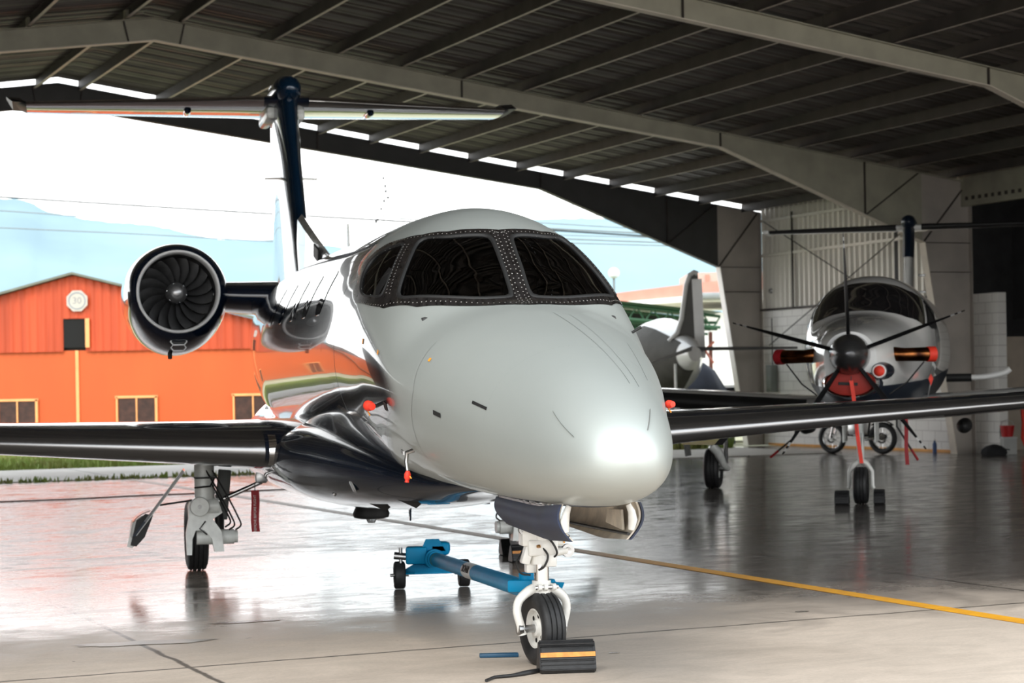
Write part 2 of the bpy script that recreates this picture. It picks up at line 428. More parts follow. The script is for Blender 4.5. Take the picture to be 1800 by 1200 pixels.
def on_skin(pts, s_, off): return [jet_surf(t, s_ * th, off) for t, th in pts]
for s_ in (1, -1):
    # riveted dark surround
    nu, nv = 110, 40
    U = resample(B_UP, nu, False); L = resample(B_LO, nu, False)
    grid = [[tuple(np.array(L[i]) * (1 - j / nv) + np.array(U[i]) * (j / nv)) for j in range(nv + 1)] for i in range(nu)]
    vs = [jet_surf(p[0], s_ * p[1], .004) for r in grid for p in r]; fs = []
    for i in range(nu - 1):
        for j in range(nv):
            c = np.mean([grid[i][j], grid[i + 1][j], grid[i][j + 1], grid[i + 1][j + 1]], axis=0)
            if in_hole(c[0], c[1]): continue
            fs.append((i * (nv + 1) + j, (i + 1) * (nv + 1) + j, (i + 1) * (nv + 1) + j + 1, i * (nv + 1) + j + 1))
    mb = MB(); mb.add(vs, fs); band = mb.build('windshield_surround', M_blackgl, jet, 40)
    # rivets
    mb = MB()
    def rivet(t, th):
        c = Vector(jet_surf(t, s_ * th, .0055)); n = (Vector(jet_surf(t, s_ * th, .02)) - c).normalized()
        a = n.orthogonal().normalized(); b = n.cross(a); r = .0042
        mb.add([c + n * .0015] + [c + (a * math.cos(q * PI / 3) + b * math.sin(q * PI / 3)) * r for q in range(6)], [(0, 1 + q, 1 + (q + 1) % 6) for q in range(6)])
    for k, (t, th) in enumerate(resample([(p[0] + .035, p[1] * 1.0) for p in B_LO], 46, False)): rivet(t, max(th, .012))
    for k, (t, th) in enumerate(resample([(p[0] - .035, p[1]) for p in B_UP], 48, False)): rivet(t, max(th, .012))
    for q in range(20):
        rivet(.24 + q * .034, .02); rivet(.26 + q * .034, .047)
    for q in range(17):
        u = q / 16; t = 1.10 * u + .80 * (1 - u) + .045; th = .655 * u + .985 * (1 - u)
        rivet(t - .03, th - .008); rivet(t + .012, th + .012)
    rv = mb.build('rivets', mat('rivet_heads', (.42, .41, .38), .4, .3, var=.1), band); rv['kind'] = 'stuff'
    for nm, hole in (('windshield_pane', HOLES[0 if s_ == 1 else 1]), ('side_window_pane', HOLES[2 if s_ == 1 else 3])):
        c = np.mean(hole, axis=0)
        rg = [[jet_surf(*(c + (np.array(p) - c) * q), -.004) for p in hole] for q in (1.02, .8, .6, .4, .2, .02)]
        mb = MB(); mb.rings(rg, False, True); pane = mb.build(nm, M_glass, jet, 40)
        # frame strip round the glass
        prof = [(.965, -.006), (.975, .0065), (1.0, .009), (1.03, .0085), (1.045, .004)]
        rg = [[jet_surf(*(c + (np.array(p) - c) * q), o) for p in hole] for q, o in prof]
        mb = MB(); mb.rings(rg, False, False); mb.build('window_seal', M_black, pane, 60)
    # wiper-less scoop pins, cabin windows
    for k, t in enumerate((2.75, 3.5, 4.25, 5.0, 5.75)):
        poly = [(t + .15 * math.copysign(abs(math.cos(q * PI / 14)) ** .7, math.cos(q * PI / 14)), 1.13 + .20 * math.copysign(abs(math.sin(q * PI / 14)) ** .7, math.sin(q * PI / 14))) for q in range(28)]
        c = np.array((t, 1.13))
        mb = MB(); mb.rings([[jet_surf(*(c + (np.array(p) - c) * q) * np.array((1, s_)), o) for p in poly] for q, o in ((1.0, .001), (.98, .004), (.6, .004), (.1, .004))], False, True)
        mb.build('cabin_window', M_dkglass, jet, 40)
# panel lines: nose hatch, radome seam marks, airstair outline
def skin_line(mb, pts, s_=1, w=.003, off=.0012):
    for a, b in zip(pts, pts[1:]):
        n = max(2, int(np.hypot(b[0] - a[0], b[1] - a[1]) / .03)); P = [np.array(a) + (np.array(b) - np.array(a)) * k / n for k in range(n + 1)]
        Q = [Vector(jet_surf(p[0], s_ * p[1], off)) for p in P]
        for q0, q1 in zip(Q, Q[1:]):
            d = (q1 - q0).normalized(); c = (q0 + q1) / 2; nn = Vector((0, c.y, c.z - 1.5)).normalized(); e = d.cross(nn).normalized() * w / 2
            mb.add([q0 - e, q0 + e, q1 + e, q1 - e], [(0, 1, 2, 3)])
M_seam = mat('panel_seam', (.10, .105, .10), .5, var=.1)
for P_, w_ in (([(-.05, -.12), (-1.30, -.40)], .003), ([(-.05, -.26), (-1.28, -.56)], .003), ([(-.30, -.75), (-.95, -.85)], .003), ([(.05, .9), (.0, 1.5), (.15, 2.2)], .003),
               ([(1.78, .55), (1.86, 1.0), (1.86, 1.7), (1.80, 2.1)], .006), ([(2.4, .35), (2.4, 1.0), (2.4, 1.6)], .004), ([(3.1, .35), (3.1, 1.0), (3.1, 1.6)], .004), ([(3.9, .35), (3.9, 1.0), (3.9, 1.6)], .004)):
    mb = MB(); skin_line(mb, P_, 1, w_); mb.build('panel_seam', M_seam, jet)
M_stripe = mat('grey_diverter_strip', (.22, .22, .21), .4, .3, var=.2)
for a, b in (((-1.36, .93), (-1.58, 1.12)), ((-1.50, -.66), (-1.68, -.60))):
    mb = MB(); skin_line(mb, [a, b], 1, .012, .002); mb.build('lightning_strip', M_stripe, jet)
# small placards, orange ticks, static ports on the starboard side
def patch(name, t, th, dt, dth, m, off=.003):
    mb = MB(); mb.add([jet_surf(t + a, th + b, off) for a, b in ((-dt, -dth), (dt, -dth), (dt, dth), (-dt, dth))], [(0, 1, 2, 3)]); return mb.build(name, m, jet)
patch('static_port_plate', -.30, 1.613, .045, .02, M_black); patch('static_port_plate', -.733, 1.30, .075, .018, M_black)
patch('static_port_plate', .52, 1.80, .03, .035, M_black)
for t, th in ((-.05, 1.10), (.62, 1.41), (.95, 1.43)): patch('orange_tick_mark', t, th, .012, .02, M_orange)

# ---------------------------------------------------------------- belly fairing
def superring(t, w, zb, zt, zc, n=48, e=.85):
    out = []
    for k in range(n):
        a = 2 * PI * k / n; s, c = math.sin(a), math.cos(a)
        out.append((t, w * math.copysign(abs(s) ** e, s), zc + ((zt - zc) if c > 0 else (zc - zb)) * math.copysign(abs(c) ** e, c)))
    return out
FAIR = [(1.05, .06, .90, .95, .93), (1.6, .30, .835, 1.0, .92), (2.1, .47, .76, 1.10, .95), (2.7, .65, .70, 1.20, .98), (3.4, .83, .645, 1.27, 1.01), (4.2, 1.0, .61, 1.31, 1.04),
        (5.2, 1.04, .60, 1.33, 1.04), (6.4, 1.04, .61, 1.33, 1.05), (7.4, .98, .68, 1.33, 1.08), (8.4, .80, .86, 1.36, 1.15), (9.2, .50, 1.16, 1.5, 1.35), (9.6, .2, 1.36, 1.55, 1.45)]
fx = [r[0] for r in FAIR]; ff = [_pchip(fx, [r[k] for r in FAIR]) for k in (1, 2, 3, 4)]
mb = MB(); mb.rings([superring(t, ff[0](t), ff[1](t), ff[2](t), ff[3](t), 64) for t in frange(1.05, 9.6, 76)])
fair = mb.build('belly_fairing', M_navy, jet, 50)
def fair_pt(t, ang, off=0):
    s, c = math.sin(ang), math.cos(ang); w, zb, zt, zc = [f_(t) for f_ in ff]; e = .85
    return Vector((t, (w + off) * math.copysign(abs(s) ** e, s), zc + ((zt - zc + off) if c > 0 else (zc - zb + off)) * math.copysign(abs(c) ** e, c)))
def disc_on(mbx, c, n, r, h=.004, seg=20, sx=1):
    n = Vector(n).normalized(); mbx.lathe([(0, h), (r * .7, h * .9), (r, 0)], c, n, seg)
for nm, t, ang, r, m in (('taxi_lamp', 2.75, 1.95, .05, M_ltglass), ('belly_drain_cap', 3.3, 2.2, .018, M_steel)):
    p = fair_pt(t, ang); n = (fair_pt(t, ang, .05) - p); mb = MB(); disc_on(mb, p - n.normalized() * .004, n, r, .014); mb.build(nm, m, fair, 50)
for t in (2.3, 3.0):
    p = fair_pt(t, 2.75); mb = MB(); mb.add([p + Vector((0, 0, .002)), p + Vector((.05, .16, .035)), p + Vector((.07, .02, -.012)), p + Vector((.03, .03, -.028))], [(0, 1, 3), (0, 3, 2), (1, 2, 3), (0, 2, 1)]); mb.build('belly_intake', M_black, fair)
mb = MB(); mb.lathe([(.001, .0), (.10, -.01), (.14, .0), (.15, .03), (.10, .14), (.05, .16)], (5.3, .1, .475), (0, 0, 1), 28); pod = mb.build('belly_beacon_pod', M_black, jet, 50)
mb = MB(); mb.lathe([(.001, -.05), (.03, -.045), (.042, -.02), (.04, .012)], (5.3, .1, .475), (0, 0, 1), 20); mb.build('beacon_lens', M_ltglass, pod, 50)
mb = MB(); mb.prism([(0, 0), (.06, 0), (.045, -.10), (.02, -.10)], (4.0, .0, .625), (1, 0, 0), (0, 0, 1), (0, .012, 0)); mb.build('blade_antenna', M_navy, jet)
for t, z0, h_ in ((6.9, 2.66, .32), (3.3, 2.63, .05)):
    mb = MB(); mb.prism([(0, 0), (.10, 0), (.115, h_), (.075, h_)], (t, -.008, z0), (1, 0, 0), (0, 0, 1), (0, .016, 0)); mb.build('blade_antenna', M_greygear, jet)

# ---------------------------------------------------------------- wings, tailplane, fin
def foil(thick, n=22, camber=.015):
    """closed loop from trailing edge over the top to the leading edge and back, x/c and y/c"""
    up, lo = [], []
    for k in range(n + 1):
        x = (1 - math.cos(PI * k / n)) / 2
        y = 5 * thick * (.2969 * math.sqrt(x) - .126 * x - .3516 * x * x + .2843 * x ** 3 - .1036 * x ** 4)
        c = camber * 4 * x * (1 - x)
        up.append((x, c + y)); lo.append((x, c - y))
    return up[::-1] + lo[1:-1]
def wing_mb(secs, span='l', part=None, off=0.0, camber=.015):
    """secs: (span position, leading edge t, chord, height/side, thickness); part=(x0,x1) keeps only that chord fraction near the nose"""
    n = 22; rs = []
    for s, le, ch, z, th in secs:
        ring = []
        for i, (x, y) in enumerate(foil(th, n, camber)):
            if part and x > part: continue
            px, py = x * ch, y * ch
            if off:
                px -= off * (1 if x < .02 else max(0, 1 - x * 8)); py += off * (1 if y > camber * 4 * x * (1 - x) else -1)
            ring.append((le + px, s, z + py) if span == 'l' else (le + px, z + py, s))
        rs.append(ring)
    return rs
def interp_secs(secs, k=6):
    out = []
    for a, b in zip(secs, secs[1:]):
        for q in range(k): out.append(tuple(x + (y - x) * q / k for x, y in zip(a, b)))
    return out + [secs[-1]]
WZ, WT, WD, WS = 1.06, 4.13, .042, .385
def wsec(b, ch, th, dz=0): return (b, WT + WS * (b - .95), ch, WZ + WD * (b - .95) + dz, th)
WING = [wsec(.55, 3.1, .135), wsec(.95, 2.85, .135), wsec(1.6, 2.5, .13), wsec(2.9, 1.98, .125), wsec(4.8, 1.52, .118), wsec(6.6, 1.14, .112), wsec(7.55, .95, .105)]
WLET = [(7.55 + .12, 7.0, .80, WZ + WD * 6.6 + .03, .09)]
for s_ in (1, -1):
    S = [(s_ * a, b, c, d, e) for a, b, c, d, e in interp_secs(WING)]
    mb = MB(); mb.rings(wing_mb(S)); wing = mb.build('wing', M_navy, jet, 35)
    mb = MB(); mb.rings(wing_mb([q for q in S if abs(q[0]) > 1.02], part=.085, off=.004), False, False, closed=False); mb.build('leading_edge_boot', M_boot, wing, 60)
    a0 = [(s_ * .975,) + wsec(.975, 2.83, .136)[1:], (s_ * 1.03,) + wsec(1.03, 2.80, .136)[1:]]
    mb = MB(); mb.rings(wing_mb(a0, part=.07, off=.007), False, False, closed=False); mb.build('chrome_root_band', M_chrome, wing, 60)
    # winglet: the tip turns upward
    tip = WING[-1]; rs = []
    for k in range(9):
        a = k / 8 * math.radians(75); y = 7.55 + .25 * math.sin(a); z = tip[3] + .25 * (1 - math.cos(a))
        ext = 0
        rs.append((y, z, a, tip[1] + .12 * k / 8, .95 - .15 * k / 8))
    y0, z0 = rs[-1][0], rs[-1][1]
    rs.append((y0 + .18, z0 + .62, math.radians(75), tip[1] + .75, .42))
    R = []
    for y, z, a, le, ch in rs:
        R.append([(le + x * ch, s_ * (y - yy * ch * math.sin(a)), z + yy * ch * math.cos(a)) for x, yy in foil(.09, 22, 0)])
    mb = MB(); mb.rings(R); mb.build('winglet', M_navy, wing, 35)
    mb = MB(); mb.prism([(0, 0), (1.1, .05), (1.5, .0), (1.1, -.10), (.2, -.08)], (6.1, s_ * 3.2 - .04, WZ - .03), (1, 0, 0), (0, 0, 1), (0, .08, 0)); mb.build('flap_track_fairing', M_navy, wing)
# tailplane
TS = [(0, 11.35, 1.62, 4.72, .11), (.5, 11.60, 1.5, 4.745, .105), (1.6, 12.25, 1.2, 4.80, .10), (2.84, 13.0, .86, 4.87, .095)]
full = [(-a, b, c, d, e) for a, b, c, d, e in interp_secs(TS)[::-1]] + interp_secs(TS)[1:]
mb = MB(); mb.rings(wing_mb(full, camber=0)); stab = mb.build('tailplane', M_navy, jet, 35)
for s_ in (1, -1):
    S = [(s_ * a, b, c, d, e) for a, b, c, d, e in interp_secs(TS) if a > .22]
    mb = MB(); mb.rings(wing_mb(S, part=.11, off=.003, camber=0), False, False, closed=False); mb.build('leading_edge_boot', mat('bright_polished_leading_edge', (.72, .72, .72), .1, 1.0, var=.06), stab, 60)
    mb = MB(); mb.rings([[(13.0 + .06 * k + x * (.86 - .05 * k), s_ * (2.84 + .05 * k), 4.87 + .022 * k + yy * (.8 - .05 * k)) for x, yy in foil(.11 - .012 * k, 14, 0)] for k in range(4)])
    mb.prism([(.02, 0), (.80, 0), (.88, .15), (.62, .14)], (13.02, s_ * 2.84, 4.885), (1, 0, 0), (0, s_ * .55, 1), (0, s_ * .16, .01)); mb.build('tail_tip_cap', mat('black_tip_paint', (.008, .009, .012), .45, var=.2), stab, 40)
    mb = MB(); mb.lathe([(.001, -.12), (.04, -.08), (.045, .05), (.02, .35), (.001, .4)], (12.25, s_ * 1.05, 4.70), (1, 0, 0), 14); mb.build('hinge_fairing', M_navy, stab, 40)
# fin
FS = [(2.45, 9.75, 3.6, 0, .085), (3.04, 10.22, 2.95, 0, .09), (4.0, 10.85, 2.2, 0, .115), (4.70, 11.27, 1.75, 0, .165), (4.93, 11.33, 1.70, 0, .175)]
mb = MB(); mb.rings(wing_mb(interp_secs(FS), 'z', camber=0)); fin = mb.build('vertical_fin', M_tail, jet, 35)
mb = MB(); mb.lathe([(.001, -.16), (.07, -.14), (.13, -.06), (.16, .12), (.165, .6), (.13, 1.2), (.07, 1.75), (.01, 2.0)], (11.32, 0, 4.84), (1, 0, 0), 24); mb.build('bullet_fairing', M_tail, jet, 45)
mb = MB(); mb.bbox((12.0, .16, 4.60), (.9, .12, .14), .04); mb.bbox((12.1, -.16, 4.60), (.9, .12, .14), .04); mb.build('actuator_fairing', M_greygear, fin, 40)
for s_ in (1, -1):
    mb = MB(); mb.prism([(0, 0), (.14, .0), (.17, .22), (.08, .22)], (11.1, s_ * .07, 3.82), (1, 0, 0), (0, s_, .0), (0, 0, .014)); mb.build('fin_antenna', M_steel, fin)
# dorsal fin
mb = MB()
R = []
for t, z, w in ((7.75, 2.69, .01), (8.3, 2.82, .05), (9.0, 3.0, .065), (9.7, 3.19, .075), (10.3, 3.36, .08)):
    R.append([(t, 0, z)] + [(t, w * .6, z - .06), (t, w, 2.62), (t, 0, 2.5), (t, -w, 2.62), (t, -w * .6, z - .06)])
mb.rings(R); dors = mb.build('dorsal_fin', mat('sky_lit_dorsal_fin', (.62, .62, .62), .25, .3, .8, var=.35, vscale=5, bump=.02, bscale=6), jet, 30)  # sky reflection put into the dorsal fin's pale mottled colour
mb = MB(); mb.bbox((8.75, .055, 2.84), (.34, .02, .13), .008, (0, -.25, 0)); mb.build('ram_air_inlet', M_black, dors)

# ---------------------------------------------------------------- engines
EC = (7.75, 1.455, 2.425)
def nacelle(s_):
    cx, cy, cz = EC[0], s_ * EC[1], EC[2]
    prof = [(0, .372, .372, .372), (.03, .400, .400, .405), (.10, .435, .43, .455), (.25, .463, .452, .51), (.5, .482, .465, .56), (.9, .49, .47, .575), (1.4, .475, .46, .55), (1.9, .42, .41, .46), (2.3, .35, .34, .35), (2.55, .31, .31, .31)]
    def ring(dt, w, up, dn, n=56):
        out = []
        for k in range(n):
            a = 2 * PI * k / n; s, c = math.sin(a), math.cos(a)
            out.append((cx + dt, cy + w * s, cz + (up if c > 0 else dn) * c))
        return out
    xs = [p[0] for p in prof]; fs = [_pchip(xs, [p[k] for p in prof]) for k in (1, 2, 3)]
    outer = [ring(dt, fs[0](dt), fs[1](dt), fs[2](dt)) for dt in [.012, .03, .07, .1, .15, .2, .3, .4, .5, .65, .8, 1.0, 1.2, 1.4, 1.6, 1.9, 2.1, 2.3, 2.55]]
    tail = [ring(2.55, .27, .27, .27), ring(2.0, .25, .25, .25)]
    mb = MB(); mb.rings(outer + tail, False, True); n = mb.build('engine_nacelle', M_navy, jet, 50)
    c = (cx, cy, cz)
    mb = MB(); mb.lathe([(.347, .16), (.349, .08), (.353, .03), (.360, .008), (.368, .0), (.376, .004), (.381, .016), (.383, .035)], c, (1, 0, 0), 64)
    mb.f = mb.f[:-2]; mb.build('polished_intake_lip', mat('satin_intake_lip', (.97, .97, .97), .4, .15, .3, var=.02), n, 60)
    mb = MB(); mb.lathe([(.345, .15), (.34, .25), (.335, .62)], c, (1, 0, 0), 56); mb.f = mb.f[:-2]; mb.build('intake_duct', mat('dark_duct', (.03, .03, .032), .35, .6, var=.3), n, 60)
    mb = MB(); mb.lathe([(.001, .62), (.34, .62)], c, (1, 0, 0), 40); mb.build('stator_plane', M_black, n)
    mb = MB(); mb.lathe([(.001, .20), (.03, .203), (.06, .22), (.085, .26), (.098, .31), (.10, .40), (.10, .6)], c, (1, 0, 0), 32); sp_ = mb.build('spinner', mat('spinner_grey', (.34, .34, .345), .3, .8, .3, var=.1), n, 60)
    for k in range(6):
        a = 2 * PI * k / 6 + .3; mb = MB(); mb.lathe([(.001, -.006), (.007, -.004), (.008, .02)], (cx + .285, cy + .088 * math.sin(a), cz + .088 * math.cos(a)), (1, 0, 0), 8)
        if s_ == 1 or k == 0: mb.build('spinner_bolt', M_ltglass, n, 60)
    nb = 17
    for k in range(nb):
        a0 = 2 * PI * k / nb; rs = []
        for q in range(9):
            u = q / 8; r = .095 + .240 * u; sweep = .30 * u * u - .12 * u; tw = math.radians(28 + 34 * u); ch = .095 + .05 * u - .015 * u * u
            a = a0 + sweep * 1.3; er = Vector((0, math.sin(a), math.cos(a))); et = Vector((0, math.cos(a), -math.sin(a))); ex = Vector((1, 0, 0))
            dirc = ex * math.cos(tw) + et * math.sin(tw); nn = ex * (-math.sin(tw)) + et * math.cos(tw)
            cc = Vector(c) + er * r + ex * .42
            rs.append([cc - dirc * ch / 2, cc - nn * .005, cc + dirc * ch / 2, cc + nn * .005])
        mb = MB(); mb.rings(rs); mb.build('fan_blade', M_fan, n, 50)
    # chin scoop outline
    for dz, sc in ((0, 1.0), (-.055, .92)):
        poly = [(-.075, .0), (-.055, .028), (.055, .028), (.075, .0), (.05, -.03), (-.05, -.03)]
        mb = MB(); P_ = [Vector((cx + .10 - dz * 1.0, cy + x * sc, cz - .475 + .02 + y * sc + dz)) for x, y in poly]
        mb.tube(P_ + [P_[0]], .0075, 6, False); sc_ = mb.build('chin_intake_rim', MATS['satin_intake_lip'], n, 60)
    mb = MB(); mb.prism([(x * .93, y * .9) for x, y in poly], (cx + .10 + .002, cy, cz - .455), (0, 1, 0), (.0, 0, 1), (.14, 0, 0)); mb.build('chin_intake', M_black, n)
    mb = MB(); mb.lathe([(.001, -.05), (.02, -.045), (.022, .03)], (cx + .5, cy + .06, cz - .56), (0, 0, 1), 12); mb.build('drain_mast', M_black, n, 60)
    # pylon
    P = [(s_ * .50, 7.92, 1.85, 2.385, .175), (s_ * .85, 7.97, 1.7, 2.395, .175), (s_ * 1.12, 8.02, 1.6, 2.41, .17)]
    mb = MB(); mb.rings(wing_mb(interp_secs(P, 3), camber=0)); mb.build('engine_pylon', M_navy, jet, 40)
nacelle(1); nacelle(-1)
# ---------------------------------------------------------------- landing gear
def wheel(name, parent, c, r, w, rim_r, rim_m, axis=(0, 1, 0), grooves=3, rim_parts=True):
    """tyre (part) with its rim (sub-part); c is the hub centre"""
    ax = Vector(axis).normalized()
    prof = [(rim_r, -w * .36), (rim_r + (r - rim_r) * .35, -w * .47), (rim_r + (r - rim_r) * .68, -w * .5), (r * .955, -w * .42), (r * .988, -w * .33)]
    gs = [-.22, 0, .22] if grooves == 3 else ([-.13, .13] if grooves == 2 else [])
    for g in gs: prof += [(r, (g - .035) * w), (r * .965, (g - .012) * w), (r * .965, (g + .012) * w), (r, (g + .035) * w)]
    prof += [(r * .988, w * .33), (r * .955, w * .42), (rim_r + (r - rim_r) * .68, w * .5), (rim_r + (r - rim_r) * .35, w * .47), (rim_r, w * .36)]
    mb = MB(); mb.lathe(prof, c, ax, 56, closed_prof=True); ty = mb.build(name, M_rubber, parent, 35)
    rp = [(rim_r * 1.03, -w * .37), (rim_r * .93, -w * .36), (rim_r * .86, -w * .22), (rim_r * .45, -w * .20), (rim_r * .40, -w * .34), (rim_r * .22, -w * .36), (rim_r * .2, -w * .2),
          (rim_r * .2, w * .2), (rim_r * .22, w * .36), (rim_r * .40, w * .34), (rim_r * .45, w * .20), (rim_r * .86, w * .22), (rim_r * .93, w * .36), (rim_r * 1.03, w * .37)]
    mb = MB(); mb.lathe(rp, c, ax, 40, closed_prof=True)
    mb.lathe([(rim_r * .21, -w * .3), (rim_r * .21, w * .3)], c, ax, 12)
    rim = mb.build('wheel_rim', rim_m, ty, 35)
    mb = MB(); a = ax.orthogonal().normalized(); b = ax.cross(a)
    for k in range(6):
        an = PI / 3 * k; p = Vector(c) + (a * math.cos(an) + b * math.sin(an)) * rim_r * .66
        for s in (-1, 1): mb.lathe([(.001, 0), (rim_r * .13, 0)], p + ax * s * w * .217, ax * s, 12)
    mb.build('rim_hole', M_black, ty)
    return ty
# nose gear
NG = Matrix.Rotation(.17, 3, 'Z')
def rot(p): return NG @ Vector(p)
leg = MB(); leg.tube([(0, 0, .42), (0, 0, .60)], .041, 24); leg = leg.build('nose_gear_oleo', M_chrome, jet, 50)
mb = MB(); mb.tube([(.0, 0, .55), (.0, 0, .98)], .062, 24); mb.bbox((0, 0, .64), (.13, .17, .09), .015); mb.bbox((.0, .07, .70), (.10, .09, .10), .012)
mb.tube([(0, -.03, .60), (.02, -.15, .615)], .022, 10); mb.tube([(-.02, .02, .68), (-.03, -.12, .66)], .016, 10); mb.bbox((-.04, -.035, .57), (.05, .08, .07), .01)
mb.tube([(-.03, .075, .72), (-.02, .115, .74)], .022, 10); mb.bbox((-.02, .085, .60), (.06, .05, .10), .012, (.3, 0, 0)); mb.bbox((.02, .06, .53), (.06, .05, .06), .01)
cyl = mb.build('nose_gear_cylinder', M_whitegear, jet, 40)
for p, r in (((.02, -.155, .615), .036), ((-.03, .105, .74), .026)):
    mb = MB(); mb.lathe([(.001, -.016), (r * .5, -.018), (r * .55, -.012), (r, -.012), (r, .012), (.001, .012)], p, (1, .12, 0), 24); mb.build('steering_link_eye', M_steel, cyl, 40)
mb = MB()
for p in (((-.05, .02, .66), (-.075, -.02, .60), (-.07, .0, .54), (-.06, .03, .52)), ((-.06, -.02, .70), (-.085, -.05, .66), (-.08, -.07, .61), (-.05, -.05, .58)), ((.02, .10, .62), (.03, .13, .56), (.02, .11, .50), (.0, .06, .49))): mb.tube(spl(p), .006, 6)
mb.build('hydraulic_hose', M_hose, cyl, 50)
mb = MB(); mb.tube([(-.07, .03, .655), (-.075, .03, .645)], .012, 8); mb.tube([(-.04, -.12, .66), (-.04, -.12, .70)], .007, 8); mb.build('bleed_valve', mat('brass_fitting', (.5, .25, .08), .3, .9, var=.1), cyl, 50)
fork = MB()
fork.tube([rot((0, 0, .385)), rot((0, 0, .46))], .052, 20)
for s in (1, -1):
    pts = [rot(p) for p in ((.0, s * .02, .42), (.0, s * .075, .405), (.0, s * .132, .36), (.0, s * .148, .30), (.0, s * .128, .22), (.0, s * .118, .17))]; pts = spl(pts, 3)
    fork.tube(pts, [.032 - .009 * math.sin(q / 15 * PI * .75) for q in range(len(pts))], 14)
fork = fork.build('nose_wheel_fork', M_whitegear, jet, 50)
mb = MB(); mb.tube([rot((-.05, -.075, .425)), rot((-.05, .06, .425))], .012, 10); mb.build('tow_pin', M_chrome, fork, 50)
mb = MB(); 
for q in (-.05, .0, .035): mb.tube([rot((-.05, q - .01, .425)), rot((-.05, q + .01, .425))], .02, 12)
mb.build('tow_pin_collar', M_whitegear, fork, 50)
mb = MB(); mb.tube([rot((0, -.14, .20)), rot((0, .14, .20))], .022, 16); mb.tube([rot((0, .12, .20)), rot((0, .145, .20))], .032, 16); mb.build('axle', M_steel, fork, 50)
wheel('nose_tyre', jet, (0, 0, .20), .20, .135, .105, M_whitegear, rot((0, 1, 0)))
# nose gear doors: hinged at the well edge, hanging down and curving back in
M_doorn = mat('midnight_blue_satin_door', (.010, .020, .055), .5, .0, .0, var=.5, vscale=3)
for s in (1, -1):
    def door_ring(k, inset, thick):
        t = -1.20 + 1.42 * k; zt_ = .945 - .035 * min(1, k * 3) ; dep = .182 - .03 * k; y0 = (.196 if s > 0 else .212) - inset
        arc = [(y0 + .030 * math.sin(q / 8 * PI) - .050 * (q / 8) ** 1.5, zt_ - dep * q / 8) for q in range(9)]
        sh = .02 * (1 if inset else 0)
        return [(t + sh * (1 - k) - .06 * k * (q / 8), s * a, z) for q, (a, z) in enumerate(arc)] + [(t + sh * (1 - k) - .06 * k * ((8 - q) / 8), s * (a - thick), z) for q, (a, z) in enumerate(arc[::-1])]
    mb = MB(); mb.rings([door_ring(q / 10, 0, .010) for q in range(11)]); d = mb.build('nose_gear_door', M_doorn, jet, 40)
    mb = MB(); mb.rings([door_ring(q / 10, .012, .010) for q in range(11)]); mb.build('door_lining', M_cream, d, 40)
    mb = MB(); mb.tube([(-1.19, s * .150, .935), (-1.195, s * .165, .90), (-1.19, s * .172, .86), (-1.185, s * .165, .81)], [.014, .019, .024, .016], 10); mb.build('door_hinge_arm', M_whitegear, d, 50)
    mb = MB(); mb.tube([(-1.18, s * .152, .790), (.15, s * .152, .768)], .008, 8); mb.build('door_seal', M_hose, d, 50)
    mb = MB(); mb.prism([(0, 0), (.30, .02), (.26, .09), (.02, .10)], (-1.05, s * .170, .80), (1, 0, 0), (0, 0, 1), (0, -s * .012, 0)); mb.build('door_stiffener', M_cream, d)
mb = MB(); mb.box((-.42, 0, .965), (1.35, .30, .05)); mb.build('wheel_well', mat('dirty_cream_wheel_well', (.30, .25, .19), .7, var=.5, vscale=10), jet)
mb = MB(); mb.box((-.45, .185, .915), (1.2, .02, .012))
for k in range(9): mb.box((-1.0 + k * .14, .185, .920), (.05, .02, .016))
mb.build('door_hinge', M_steel, jet)

